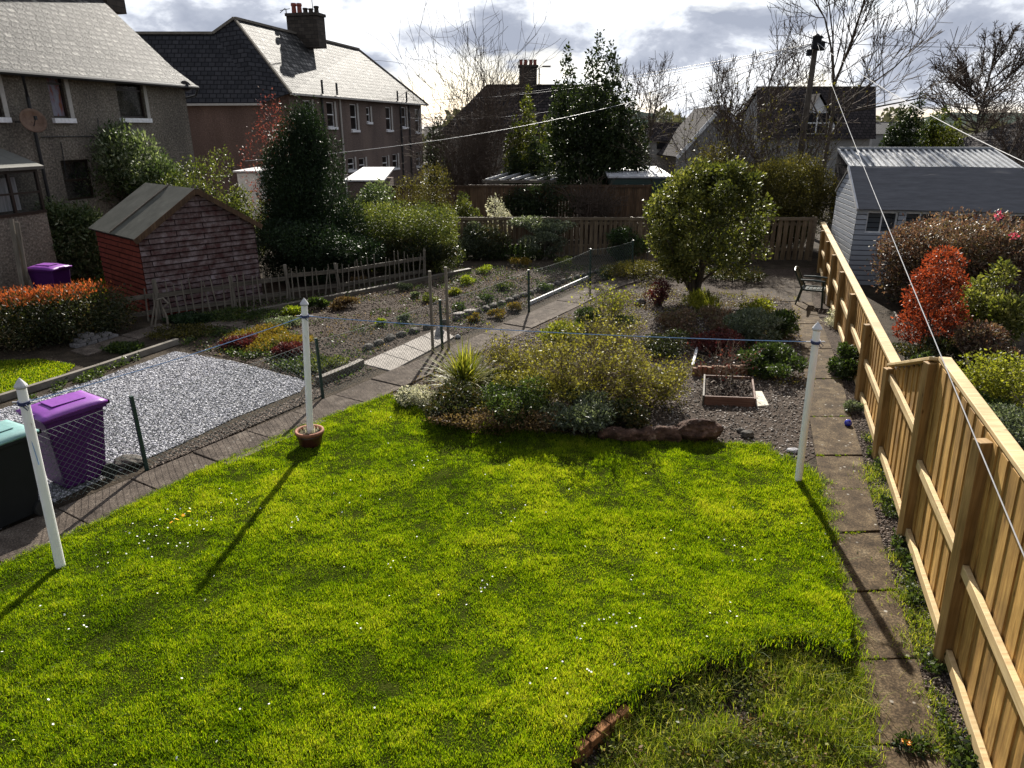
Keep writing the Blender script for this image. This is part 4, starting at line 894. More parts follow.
MB().beam(fpt(6.60,.04,HI+.045), fpt(8.70,.04,LO+.05), .13, .035).build('capping', M['fence_h'], nf, bevel=.006)
MB().beam(fpt(8.74,.09,LO+.05), fpt(23.4,.09,LO+.05), .14, .04).build('capping', M['fence_h'], nf, bevel=.006)

# slatted fences across the far end
def slat_fence(label, p0, p1, z0, z1, step, w, mat, hm, name='slatted_fence', rail=(.25,.85), posts=3, gapvar=.01, top_rail=True):
    p0, p1 = Vector(p0), Vector(p1); t = thing(name, label, 'fence', (p0.x,p0.y,0)); d = (p1-p0); L_ = d.length; n = int(L_/step); d.normalize(); nn_ = Vector((-d.y,d.x,0))
    b = MB()
    for i in range(n):
        p = p0 + d*(step*(i+.5)) + Vector((0,0,z0)); q_ = Vector((p.x+random.uniform(-gapvar,gapvar),p.y,z1+random.uniform(-gapvar,gapvar)))
        b.beam(p, q_, w, .02, tuple(nn_))
    tone_boxes(b.build('slats', mat, t))
    for r_ in rail:
        z = z0+(z1-z0)*r_; MB().beam(p0+nn_*.045+Vector((0,0,z)), p1+nn_*.045+Vector((0,0,z)), .05, .08).build('rail', hm, t)
    if top_rail: MB().beam(p0-nn_*.035+Vector((0,0,z1-.02)), p1-nn_*.035+Vector((0,0,z1-.02)), .05, .10).build('top_rail', hm, t)
    for i in range(posts): p = p0.lerp(p1, i/(posts-1)) + nn_*.12; MB().beam((p.x,p.y,0),(p.x,p.y,z1+.03),.1,.1,(1,0,0)).build('post', hm, t)
    return t
g2 = G(768,262); g3 = (10.0,23.75,0)
slat_fence('weathered slatted fence behind the holly bush at the path end', (g2[0]-4.6,23.75,0), g3, .05, 1.42, .20, .140, M['old_v'], M['old_h'], posts=5)
a = at(455,240,24.8); c = at(642,240,24.8)
slat_fence('long slatted fence across the end of the vegetable plot', (a[0],24.8,0), (c[0],24.8,0), .05, 1.30, .165, .110, M['old_v'], M['old_h'], posts=5)
a = at(470,200,28.5); c = at(650,200,28.5)
slat_fence('taller dark brown fence standing behind the slatted one', (a[0],28.5,0), (c[0],28.5,0), .05, 2.10, .12, .112, M['brown_v'], M['brown_v'], 'brown_fence', posts=4)
a = at(380,190,31); c = at(478,190,31)
slat_fence('dark fence length behind the brown shrub, half hidden', (a[0],31,0), (c[0],31,0), .05, 1.9, .12, .112, M['brown_v'], M['brown_v'], 'brown_fence', posts=3)

# picket fence by the shed
PK = [Vector(G(*p)) for p in ((85,331),(160,319),(236,309),(290,300),(340,292),(425,277))]
pk = thing('picket_fence', 'rickety grey picket fence sagging in front of the red shed', 'fence', tuple(PK[0]))
for i, (a, c) in enumerate(zip(PK[:-1], PK[1:])):
    L_ = (c-a).length; n = int(L_/.17); d = (c-a).normalized(); b = MB(); nn_ = Vector((d.y,-d.x,0))
    zt = .68 if i == 0 else .78
    for k in range(n):
        if random.random() < .06: continue
        p = a.lerp(c, (k+.5)/n); hh_ = zt+random.uniform(-.08,.12); ln = Vector((random.gauss(0,.04),random.gauss(0,.02),0)); u_ = nn_*.03
        b.tube([p+u_, p+u_+ln+Vector((0,0,hh_))], [.022,.014], 5)
    b.build('pickets', M['grey_v'], pk)
    sg = random.uniform(-.05,.05)
    for z in (.22,.60): MB().beam(a+Vector((0,0,z+sg)), c+Vector((0,0,z-.03)), .04, .10).build('rail', M['grey_h'], pk)
for p in PK: MB().beam(p, p+Vector((random.gauss(0,.05),0,.86+random.uniform(-.1,.1))), .07, .07, (0,1,0)).build('post', M['grey_v'], pk)

# wire mesh fence
wf = thing('wire_mesh_fence', 'green chain link fence on dark green posts along the left path', 'fence', tuple(FP[2]))
hz = 1.0
for i, p in enumerate(FP):
    if i == 4: p = p + Vector((.05,.0,0))
    ln = Vector((-.02,0,0)); MB().tube([p, p+ln+Vector((0,0,hz+.03))], .028, 8).build('post', M['green_paint'], wf, bevel=0)
P0, P1 = [], []; top0, top1 = [], []
for i, (a, c) in enumerate(zip(FP[:-1], FP[1:])):
    L_ = (c-a).length; d = (c-a)/L_; s_ = .085 if i < 4 else .12; k = -hz
    sag = lambda u: .05*4*(u/L_)*(1-u/L_)
    u = -hz
    while u < L_:
        for sgn in (1,-1):
            # diagonal crossing the strip height
            u0, u1, z0, z1 = (u, u+hz, .03, hz) if sgn > 0 else (u, u+hz, hz, .03)
            def clip(u0,z0,u1,z1):
                if u0 < 0: z0 += (z1-z0)*(0-u0)/(u1-u0); u0 = 0
                if u1 > L_: z1 = z0+(z1-z0)*(L_-u0)/(u1-u0); u1 = L_
                return u0,z0,u1,z1
            if u1 <= 0 or u0 >= L_: continue
            a0,b0,a1,b1 = clip(u0,z0,u1,z1)
            if a1-a0 < .01: continue
            m_ = (a0+a1)/2; mz = (b0+b1)/2
            f = lambda uu, zz_: a+d*uu+Vector((0,0,zz_-sag(uu)*(zz_/hz)))
            P0 += [f(a0,b0), f(m_,mz)]; P1 += [f(m_,mz), f(a1,b1)]
        u += s_
    for q_ in range(8): 
        for zz_ in (hz,): top0.append(a+d*(L_*q_/8)+Vector((0,0,zz_-sag(L_*q_/8)*zz_))); top1.append(a+d*(L_*(q_+1)/8)+Vector((0,0,zz_-sag(L_*(q_+1)/8)*zz_)))
V, Fq = segmesh([tuple(p) for p in P0],[tuple(p) for p in P1], .0026, .0026, 3); link('wire_netting', npmesh('wire_netting', V, Fq), M['mesh_wire'], wf)
V, Fq = segmesh([tuple(p) for p in top0],[tuple(p) for p in top1], .0028, .0028, 4); link('line_wire', npmesh('line_wire', V, Fq), M['wire'], wf)
# ------------------------------------------------------------------ foliage
def leafcloud(blobs, n, size, aspect=.5, shell=.35, gap=.25, gs=.35, seed=1, up=.3, zmin=.02, droop=0):
    r = np.random.default_rng(seed); B = np.array(blobs, float); vol = (B[:,3]*B[:,4]+B[:,4]*B[:,5]+B[:,3]*B[:,5]); pr = vol/vol.sum()
    k = r.choice(len(B), int(n*1.7), p=pr); d = r.normal(size=(len(k),3)); d /= np.linalg.norm(d,axis=1,keepdims=True)
    rad = 1-shell*r.random(len(k))**1.3; rad *= 1+.10*r.normal(size=len(k))
    C = B[k,:3] + d*B[k,3:6]*rad[:,None]
    keep = (fbm(C, gs, seed) > -1+gap*1.6-r.random(len(k))*.5) & (C[:,2] > zmin); C = C[keep][:n]; d = d[keep][:n]; n = len(C)
    ax = d*.6 + r.normal(size=(n,3))*.7; ax[:,2] += up; ax /= np.linalg.norm(ax,axis=1,keepdims=True)
    o = r.normal(size=(n,3)); sd = np.cross(ax, o); sd /= np.linalg.norm(sd,axis=1,keepdims=True)+1e-9
    s = size*(.55+.9*r.random(n)); nr = np.cross(ax, sd)
    a = ax*s[:,None]; b = sd*(s*aspect*.5)[:,None]; bend = nr*(s*.12)[:,None]
    V = np.stack([C, C+a*.5+b+bend, C+a, C+a*.5-b+bend], 1).reshape(-1,3)
    Fc = np.arange(n*4).reshape(n,4)
    rnd = (.5+.22*fbm(C, gs*2.5, seed+5)+.2*r.normal(size=n)).clip(0,.999)
    return V, Fc, rnd, C
def lumps(cx, cy, z0, rx, ry, hz, k, seed, sz=.45, taper=0):
    """uneven sub-blobs filling an overall ellipsoid or cone"""
    r = np.random.default_rng(seed); out = []
    for i in range(k):
        while True:
            d = r.uniform(-1,1,3)
            if .05 < np.linalg.norm(d) < 1: d = d/np.linalg.norm(d)**.55; break
        zf = (d[2]+1)/2; w = 1-taper*zf; q_ = sz*(.7+.6*r.random())
        out.append((cx+d[0]*rx*w*(1-q_*.55), cy+d[1]*ry*w*(1-q_*.55), z0+hz*(zf*(1-q_*.75)+q_*.35), rx*q_*max(w,.3), ry*q_*max(w,.3), hz*.5*q_*(.9+.3*taper)))
    return out
def branches(base, targets, r0, seed, wig=.12, n=5):
    r = np.random.default_rng(seed); P0, P1, R0, R1 = [], [], [], []
    for t in targets:
        a = np.array(base)+r.normal(size=3)*[.06,.06,0]*1.0; t = np.array(t); prev = a; L_ = np.linalg.norm(t-a)
        for i in range(1, n+1):
            f = i/n; p = a+(t-a)*f+r.normal(size=3)*wig*L_*.3*math.sin(math.pi*f); p[2] = a[2]+(t[2]-a[2])*(f**.8)
            P0.append(prev); P1.append(p); R0.append(r0*(1-(i-1)/n*.85)); R1.append(r0*(1-i/n*.85)); prev = p
    return segmesh(P0, P1, np.array(R0), np.array(R1), 5)
PLANTN = [0]
def plant(name, label, cat, blobs, n, leaf, mat, aspect=.5, shell=.4, gap=.25, gs=.35, up=.3, stem=.03, stems=7, group=None, bark='bark', part='foliage', extra=None):
    PLANTN[0] += 1; sd = PLANTN[0]*13+5
    B = np.array(blobs); cx, cy = np.average(B[:,0]), np.average(B[:,1]); 
    t = thing(name, label, cat, (cx,cy,0), 0, group)
    V, Fc, rnd, C = leafcloud(blobs, n, leaf, aspect, shell, gap, gs, sd, up)
    link(part, npmesh(part, V, Fc, rnd), mat, t)
    if stems:
        r = np.random.default_rng(sd); T = B[r.choice(len(B), stems)][:,:3]
        V, Fq = branches((cx,cy,-.02), T, stem, sd); link('stem' if name != 'tree' else 'trunk', npmesh('stem', V, Fq, smooth=True), M[bark], t)
    if extra: extra(t, C)
    return t
def bush(label, x0, x1, ytop, Y, mat, n, leaf, name='shrub', cat='shrub', z0=0., k=11, depth=None, taper=0, lum=.45, **kw):
    """a bush between pixel columns x0..x1 whose top is seen at row ytop, centred at distance Y"""
    a, c = at(x0,ytop,Y), at(x1,ytop,Y); rx = (c[0]-a[0])/2; cx = (a[0]+c[0])/2; top = max(a[2], .15)
    return plant(name, label, cat, lumps(cx, Y, z0, rx, depth or rx, top-z0, k, int(x0+ytop), lum, taper), n, leaf, mat, **kw)

G_ = lambda *c: list(c)
M['yew'] = leafmat('yew_needles', [(.006,.012,.006),(.012,.024,.010),(.020,.038,.014),(.035,.058,.020)], .15, .5, .35)
M['laurel'] = leafmat('glossy_evergreen', [(.012,.022,.008),(.022,.042,.012),(.04,.07,.018),(.07,.105,.03)], .25, .28, .6)
M['pieris'] = leafmat('pale_edged_evergreen', [(.02,.035,.012),(.04,.065,.02),(.07,.10,.035),(.15,.18,.10),(.30,.33,.22)], .25, .42, .5)
M['hedge_yg'] = leafmat('privet_leaves', [(.015,.022,.008),(.035,.05,.012),(.07,.085,.018),(.13,.14,.03),(.20,.20,.06)], .35, .4, .45)
M['olive'] = leafmat('olive_brown_leaves', [(.025,.025,.008),(.055,.05,.014),(.10,.085,.022),(.15,.12,.035)], .35, .45, .35)
M['holly'] = leafmat('variegated_leaves', [(.022,.028,.008),(.05,.058,.013),(.095,.105,.022),(.165,.165,.035),(.30,.28,.09)], .32, .40, .5)
M['pine'] = leafmat('dark_tree_leaves', [(.008,.014,.006),(.016,.026,.009),(.03,.045,.014),(.05,.065,.022)], .25, .35, .5)
M['gold'] = leafmat('golden_conifer', [(.018,.028,.006),(.04,.052,.010),(.075,.085,.014),(.13,.125,.022)], .4, .5, .3)
M['red'] = leafmat('scarlet_leaves', [(.06,.02,.010),(.17,.040,.018),(.29,.070,.026),(.38,.13,.045)], .40, .45, .3, (1.4,.9,.7))
M['orange'] = leafmat('orange_red_new_leaves', [(.05,.04,.015),(.16,.055,.018),(.30,.085,.026),(.40,.15,.05)], .45, .4, .4, (1.4,.95,.7))
M['hedge_d'] = leafmat('dark_hedge_leaves', [(.010,.014,.006),(.022,.03,.010),(.045,.05,.016),(.09,.06,.02)], .25, .35, .5)
M['orange_dull'] = leafmat('dull_red_leaves', [(.06,.02,.018),(.13,.038,.03),(.18,.06,.045),(.20,.11,.07)], .4, .5, .3, (1.4,1,.9))
M['maroon'] = leafmat('maroon_green_leaves', [(.016,.015,.009),(.045,.028,.020),(.085,.05,.038),(.17,.125,.085),(.10,.105,.04),(.26,.19,.14)], .35, .35, .5, (1.5,1.1,.8))
M['darkred'] = leafmat('dark_red_leaves', [(.022,.008,.008),(.055,.014,.015),(.10,.024,.024),(.15,.07,.05)], .3, .4, .4, (1.5,1,.8))
M['yg'] = leafmat('yellow_green_leaves', [(.05,.06,.01),(.12,.13,.016),(.20,.20,.025),(.30,.27,.05)], .45, .4, .4)
M['bedleaf'] = leafmat('muted_yellow_green_leaves', [(.06,.058,.014),(.13,.122,.022),(.21,.195,.032),(.31,.28,.06)], .35, .5, .3, (1.4,1.4,.8))
M['lime'] = leafmat('lime_bracts', [(.05,.08,.01),(.12,.16,.012),(.22,.25,.02),(.32,.34,.04)], .35, .5, .3)
M['green'] = leafmat('mid_green_leaves', [(.012,.020,.007),(.026,.042,.012),(.048,.072,.018),(.085,.11,.03)], .35, .4, .45)
M['greygreen'] = leafmat('grey_green_leaves', [(.03,.04,.025),(.07,.085,.055),(.13,.15,.10),(.24,.26,.20)], .3, .5, .4)
M['brown'] = leafmat('dead_brown_leaves', [(.04,.022,.012),(.10,.06,.03),(.17,.11,.06),(.25,.17,.10)], .3, .6, .2)
M['blossom'] = leafmat('pale_bloom', [(.10,.12,.06),(.30,.30,.20),(.50,.48,.36),(.62,.58,.45)], .4, .5, .3, (1.2,1.2,1))
M['moss'] = leafmat('orange_moss', [(.06,.045,.012),(.13,.085,.015),(.24,.15,.025),(.13,.13,.03)], .3, .6, .2)
M['rosebud'] = leafmat('pink_flower', [(.45,.06,.10),(.6,.12,.18)], .4, .5, .3, (1.2,1,1))

# ---- left side shrubs
bush('large glossy evergreen bush against the pebbledashed house wall', 72, 168, 122, 23.5, M['pieris'], 22000, .12, k=14, aspect=.38, gap=.2, up=.6)
bush('loose pale yellow green shrub between the red shed and the mauve house', 158, 243, 140, 22.5, M['hedge_yg'], 9000, .075, k=15, gap=.45, lum=.38, up=.7, stems=14, bark='twig_pale')
bush('variegated bush in front of the glazed porch, with pale leaf tips', 32, 100, 194, 20.6, M['pieris'], 15000, .11, k=14, aspect=.38, up=.3)
bush('big dark yew standing taller than the red shed', 228, 376, 104, 21.5, M['yew'], 95000, .08, 'yew_tree', 'tree', k=70, aspect=.3, taper=.62, lum=.36, gap=.12, up=.7, stem=.08, part='crown', depth=1.5)
bush('thin red leaved shrub rising behind the dark yew', 234, 308, 84, 24.5, M['orange_dull'], 3000, .065, k=18, gap=.45, lum=.3, up=.6, stems=22, stem=.02, bark='twig')
bush('rounded dark evergreen at the foot of the yew behind the picket fence', 246, 372, 212, 20.6, M['yew'], 34000, .07, k=14, aspect=.4, gap=.15)
HG = []; rr = np.random.default_rng(44); xa, xb = at(336,240,22.4)[0], at(456,240,22.4)[0]; x_ = xa
while x_ < xb:
    for y_ in (21.9, 22.6, 23.3):
        for z_ in (.35, .95, at(400,207,22.4)[2]-.42+rr.normal()*.08): HG.append((x_+rr.normal()*.06, y_+rr.normal()*.05, z_, .42, .45, .44))
    x_ += .42
plant('hedge', 'clipped privet hedge mass with sunlit yellow green top', 'hedge', HG, 60000, .055, M['hedge_yg'], gap=.05, stems=10)
bush('round russet brown shrub above the privet hedge', 393, 458, 160, 27.5, M['olive'], 11000, .06, k=9, gap=.2, up=.8, stems=20, bark='twig')
bush('pale sunlit shrub with whitish leaves left of the russet shrub', 352, 402, 177, 25.5, M['pieris'], 5000, .09, k=9, gap=.3)
bush('green shrub behind the russet brown shrub by the brown fence', 455, 484, 188, 26.3, M['hedge_yg'], 3000, .08, k=7)
bush('cream flowering shrub leaning over the slatted fence', 478, 515, 192, 25.4, M['blossom'], 2400, .08, k=7, gap=.35)
bush('grey green ivy clump on the left end of the slatted fence', 450, 500, 216, 24.2, M['greygreen'], 5200, .07, k=9, gap=.2, depth=.5)
bush('pale climbing plant sprawling over the middle of the slatted fence', 508, 575, 213, 24.4, M['greygreen'], 3600, .07, z0=.75, k=11, gap=.3, depth=.4, stems=10)
bush('dark ivy hanging over the taller brown fence', 505, 585, 181, 28.2, M['pine'], 7000, .08, z0=.6, k=12, gap=.3, depth=.4, name='ivy', cat='ivy')
bush('low dark creeper along the foot of the slatted fence', 480, 560, 245, 24.0, M['green'], 3500, .06, k=9, gap=.3, depth=.4)
bush('dark green hedge skirt behind the picket fence end, under the privet', 350, 462, 236, 21.7, M['hedge_d'], 20000, .06, k=26, depth=.5, lum=.36)
bush('green shrub below the white framed lean-to', 222, 266, 180, 24.0, M['hedge_yg'], 6000, .08, k=10)
bush('dark ragged shrub against the left third of the slatted fence', 462, 512, 224, 24.1, M['hedge_d'], 6000, .06, k=14, depth=.5, gap=.3)
bush('grey green shrub against the middle of the slatted fence', 520, 566, 228, 24.1, M['greygreen'], 4500, .06, k=12, depth=.45, gap=.35, lum=.32)
bush('dark shrub where the wire fence meets the slatted fence', 606, 648, 226, 23.8, M['laurel'], 6500, .06, k=13, depth=.5, gap=.3)
# hedge with orange tips at the left edge
HB = []; r = np.random.default_rng(3)
for x, y, w in ((-30,338,1),(-5,338,1),(20,335,1),(45,330,1),(62,330,1),(74,328,.8),(-60,340,1)):
    g = G(x, y+18); HB.append((g[0], g[1]+.5, .50, .62, .75, .55)); HB.append((g[0]+.2, g[1]+1.1, .48, .6, .6, .52))
def orange_top(t, C):
    top = [(b[0], b[1], b[2]+.30, b[3]*.95, b[4], .33) for b in HB[:10]]
    V, Fc, rnd, _ = leafcloud(top, 7000, .06, .42, .5, .3, .3, 77, 1.2, zmin=.92); link('young_leaves', npmesh('young_leaves', V, Fc, rnd), M['orange'], t)
plant('hedge', 'dark clipped hedge topped with orange red young leaves at the left edge', 'hedge', HB, 24000, .06, M['hedge_d'], aspect=.5, gap=.1, extra=orange_top)
bush('low dark shrub between the stepping slabs and the gravel', 168, 216, 317, 16.0, M['yew'], 4500, .06, k=8)
bush('straggly green plant between the kerb and stepping slabs', 105, 150, 345, 13.6, M['green'], 1800, .06, k=8, gap=.4, depth=.3)
bush('low weedy patch along the kerb beside the stepping slabs', 150, 215, 330, 14.8, M['olive'], 2200, .05, k=10, gap=.4, depth=.5)
bush('low mossy mound glowing orange beside the gravel', 225, 320, 335, 14.4, M['moss'], 9000, .045, k=16, gap=.2, depth=1.0, lum=.35, stems=0)
bush('dark red heather clump at the left of the mossy mound', 222, 262, 336, 14.0, M['darkred'], 3600, .045, k=8, depth=.45, stems=0)
bush('dark red heather clump nearest the wire fence post', 272, 306, 342, 13.3, M['darkred'], 3000, .045, k=7, depth=.4, stems=0)
bush('trailing green plant between red heather and the pole', 300, 345, 355, 12.6, M['hedge_yg'], 2200, .045, k=8, gap=.3, depth=.4, stems=0)
bush('low dark green weeds below the picket fence, left bed', 205, 275, 316, 16.3, M['green'], 3400, .05, k=12, gap=.35, depth=.6, stems=0)
bush('bright lime spurge clump left of the white pole', 282, 306, 307, 16.5, M['lime'], 1500, .06, k=6, stems=0)
bush('grey leafed mound below the lime spurge', 262, 300, 322, 15.5, M['greygreen'], 1800, .055, k=7, gap=.3, stems=0)
bush('mid green leafy clump right of the lime spurge', 306, 325, 298, 17.1, M['green'], 1300, .06, k=5, stems=0)
bush('dark brown dead clump on the soil plot', 325, 356, 298, 17.2, M['brown'], 1500, .06, k=7, gap=.3, stems=0)
VEG = [((430,302,16),'hedge_yg','yellow green kale tuft on the soil plot beyond the stakes'),((454,296,13),'yg','yellow green kale tuft on the soil plot beside the second stake'),((466,284,16),'lime','lime tuft on the soil plot nearest the hedge side'),((485,273,14),'lime','lime tuft farthest up the soil plot'),((404,290,14),'greygreen','grey green rosette on the soil plot left of the stakes'),((415,298,10),'greygreen','small grey green rosette just right of a bigger one'),((380,326,9),'lime','small lime green seedling in the middle of the soil plot'),((405,322,13),'greygreen','silvery seedling tuft behind the pale slabs'),((460,312,14),'green','green weeds by the edge stones beyond the stakes'),((485,303,15),'green','leafy weeds half way along the edge stones'),((505,290,13),'hedge_yg','leafy clump near the far end of the edge stones'),((497,318,16),'moss','orange mossy clump near the far fence post, left'),((515,311,14),'moss','orange mossy clump touching the far fence post'),((475,322,14),'moss','low orange moss beside the fence path'),((545,291,16),'green','green clump beyond the white edging board'),((610,279,20),'green','bright green clump at the end of the fence path'),((565,268,20),'hedge_yg','low yellowish row of plants below the slatted fence'),((520,266,18),'moss','sunlit orange ground plants below the slatted fence'),((240,318,14),'hedge_yg','little yellowish clump left in the shady bed'),((360,284,14),'brown','withered stalks near the picket fence end')]
for (px, py, w), m_, lab in VEG:
    Y = dep(py); bush(lab, px-w/1.7, px+w/1.7, py-w*.6, Y, M[m_], 900, .045, 'plant', 'plant', k=5, gap=.2, stems=0, group='clumps on the soil plot')
CLEAR = PG((640,372),(700,345),(700,400),(770,385),(805,395),(815,457),(790,462),(700,441),(600,440))
def weeds(name, poly, n, size, mat, label, cat='weeds', h=.05, clump=.4):
    P = scatter(poly, n*3); P = P[~inpoly(P, PALE)]; P = P[~inpoly(P, CLEAR)] if name.startswith('bed_') else P; P = P[fbm(P, clump, 31+len(label)) > .1][:n]; m = len(P); C = np.c_[P, np.abs(rng.normal(size=m))*h]
    ax = rng.normal(size=(m,3)); ax[:,2] = np.abs(ax[:,2])*.7+.15; ax /= np.linalg.norm(ax,axis=1,keepdims=True); sd = np.cross(ax, rng.normal(size=(m,3))); sd /= np.linalg.norm(sd,axis=1,keepdims=True)
    s = size*(.5+rng.random(m)); a = ax*s[:,None]; b = sd*(s*.28)[:,None]
    V = np.stack([C, C+a*.5+b, C+a, C+a*.5-b], 1).reshape(-1,3)
    return props(link(name, npmesh(name, V, np.arange(m*4).reshape(m,4), rng.random(m)), mat), label, cat, kind='stuff')
weeds('plot_weeds', ALLOT, 7000, .05, M['green'], 'small green weeds sprinkled over the soil plot', clump=.5)
weeds('plot_litter', ALLOT, 3500, .035, M['brown'], 'dead leaves and stalks littering the soil plot', 'leaf litter', clump=.6)
weeds('bed_weeds', MIDBED, 9000, .035, M['bedleaf'], 'low yellow green ground plants between the shrubs of the flower bed', clump=.5)
weeds('bed_litter', MIDBED, 9000, .035, M['brown'], 'dead leaves caught among the bed gravel', 'leaf litter', clump=.5)
weeds('corner_weeds', CORNER, 9000, .03, M['hedge_yg'], 'broad leafed weeds in the sunken corner bed', clump=.25)
weeds('corner_litter', CORNER, 1800, .03, M['brown'], 'dead stalks in the sunken corner bed', 'leaf litter', clump=.3)
weeds('border_weeds', PG((860,420),(875,440),(905,520),(935,600),(960,690),(1000,800),(960,800),(930,690),(905,600),(885,520),(866,450)), 5000, .035, M['green'], 'low weeds between the slab path and new fence', clump=.25)
weeds('kerb_weeds', PG((-40,425),(75,388),(160,355),(215,330),(300,335),(310,380),(240,358),(170,348),(75,380)), 5000, .05, M['green'], 'weeds in the strip above the gravel', clump=.4)
weeds('path_moss', [(p[0],p[1]) for p in [RR[i] for i in range(12)]] + [RL[i] for i in range(11,-1,-1)], 500, .02, M['green'], 'bits of moss on the slab path', h=.01, clump=.15)

# ---- the big holly bush and the flower bed
hb = Vector(G(697,303)); hy = hb.y+.2
HBL = lumps(at(701,300,hy)[0], hy, .40, 1.70, 1.4, 3.25, 78, 9, .22, .12)
bush_t = plant('holly_bush', 'large rounded variegated evergreen with bare forked stems in the middle of the garden', 'bush', HBL, 33000, .085, M['holly'], aspect=.5, gap=.55, gs=.4, stem=.05, stems=16, shell=.6)
pts = PG((440,405),(470,412),(505,418),(540,420),(575,425),(610,425),(640,425))
def bed(label, x0, x1, ytop, ybase, mat, n, leaf, **kw):
    a = at(x0,ybase,dep(ybase)); c = at(x1,ybase,dep(ybase)); rx = (c[0]-a[0])/2; kw.setdefault('depth', min(rx,.6)); Y = dep(ybase)+kw['depth']*.8
    return bush(label, x0, x1, ytop, Y, M[mat], n, leaf, **kw)
bed('dark leafy mound at the lawn edge below the spiky plant', 422, 490, 385, 428, 'hedge_d', 7000, .045, depth=.5)
bed('straw coloured tangled mound left of the spiky plant', 398, 440, 385, 412, 'blossom', 1800, .04, gap=.4, stems=20, bark='twig_pale', stem=.006)
bed('low dark evergreen mat in the middle of the bed front', 485, 550, 372, 436, 'green', 8000, .04, depth=.55)
bed('grey green leathery mound right of the dark mat', 545, 612, 388, 441, 'greygreen', 6500, .05, depth=.5, gap=.25)
bed('dark low growth under the twiggy forsythia', 595, 650, 400, 440, 'hedge_d', 4500, .045)
bed('tangled pale stemmed growth filling the bed front between the green mounds', 478, 600, 372, 434, 'bedleaf', 9000, .035, depth=.7, gap=.4, lum=.3, k=22, stems=30, bark='twig_pale', stem=.006)
bed('brownish dead growth along the lawn edge under the twiggy shrubs', 430, 600, 405, 441, 'brown', 5000, .035, depth=.35, gap=.35, lum=.28, k=24, stems=0)
bed('dark tangled undergrowth left of the holly trunk by the slatted fence', 600, 690, 262, 284, 'olive', 6000, .05, depth=1.0, gap=.4, lum=.3, k=26, stems=20, bark='twig', stem=.01)
bed('dark tangled undergrowth right of the holly trunk by the slatted fence', 700, 768, 266, 286, 'hedge_d', 5000, .05, depth=.9, gap=.4, lum=.3, k=22, stems=20, bark='twig', stem=.01)
bed('tiny grey clump at the left corner of the flower bed', 396, 415, 388, 405, 'greygreen', 900, .04)
bed('yellowish mound behind the spiky plant', 480, 530, 368, 396, 'yg', 5000, .045, gap=.35)
bed('rounded box bush beside the fence path end of the bed', 575, 632, 305, 342, 'green', 7000, .045, depth=.6, stems=5)
bed('low yellow green sprays left of the round box bush', 540, 590, 322, 350, 'yg', 3000, .05, gap=.4)
bed('purplish bare clump left of the holly stems', 645, 672, 278, 308, 'darkred', 1500, .05, gap=.3, stems=16)
bed('yellow iris leaves at the foot of the holly', 685, 722, 292, 318, 'yg', 1400, .13, aspect=.14, up=1.6, stems=0)
bed('dark red ground cover left of the sedum', 660, 705, 310, 338, 'maroon', 4500, .05, depth=.7)
bed('red leafed ground cover between iris and sedum', 700, 745, 308, 335, 'maroon', 4500, .05, depth=.7)
bed('grey budded sedum mound in the right of the bed', 725, 785, 312, 350, 'greygreen', 7000, .055, depth=.7, gap=.25)
bed('maroon leafed mound behind the half log edging', 690, 745, 330, 358, 'darkred', 4000, .045, depth=.5)
bed('low ferny dark growth filling the bed left of the sedum', 640, 700, 330, 362, 'hedge_d', 3500, .045, depth=.6, gap=.35)
bed('dark green fern like mound right of the raised bed', 742, 806, 345, 384, 'green', 8500, .05, depth=.6, gap=.2)
bed('yellow green conifer spray along the right path', 765, 806, 312, 345, 'green', 5000, .05, depth=.6)
bed('yellow green tuft behind the sedum mound', 742, 775, 300, 318, 'yg', 1500, .055, gap=.3)
bed('dark green clump against the new fence beside the path', 836, 862, 345, 385, 'green', 4200, .05, depth=.5)
bed('small grey green clump at the fence foot', 846, 866, 402, 416, 'greygreen', 1200, .035, depth=.15)
bed('pale flowering clump behind the finial of the right pole', 825, 850, 308, 330, 'blossom', 1500, .04, gap=.35, depth=.4)
# spiky cordyline
sp = thing('spiky_plant', 'clump of long arching yellow green sword leaves at the left of the bed', 'plant', G(468,392))
def sword(base, n, L_, w, mat, parent, name='leaves', spread=1.0, seed=2, twist=.5):
    r = np.random.default_rng(seed); k = 6; V = []; Fc = []; rn = []
    for i in range(n):
        th = r.random()*6.283; el = math.radians(88-spread*60*r.random()**.7); l = L_*(.6+.5*r.random()); p = np.array(base)+r.normal(size=3)*[.05,.05,.02]; d = np.array([math.cos(th)*math.cos(el), math.sin(th)*math.cos(el), math.sin(el)]); sd = np.array([-math.sin(th),math.cos(th),0.])+r.normal(size=3)*.3*twist
        b0 = len(V); drop = .5+.9*r.random()
        for j in range(k+1):
            f = j/k; ww = w*(1-f**2.2)*(.6+.4*min(1,f*4))+.0008; V += [p-sd*ww/2, p+sd*ww/2]; p = p+d*l/k; d = d-np.array([0,0,1])*drop*f/k*1.6; d /= np.linalg.norm(d)
        for j in range(k): Fc.append((b0+2*j,b0+2*j+1,b0+2*j+3,b0+2*j+2)); rn.append(0)
        rn[-k:] = [r.random()]*k
    return link(name, npmesh(name, V, Fc, rn), mat, parent)
g = Vector(G(458,402)); sword((g.x+.1,g.y+.30,.18), 420, .80, .026, M['yg'], sp, spread=1.25, seed=4); sword((g.x+.1,g.y+.35,.08), 160, .7, .024, M['blossom'], sp, 'dead_leaves', 1.3, 5)
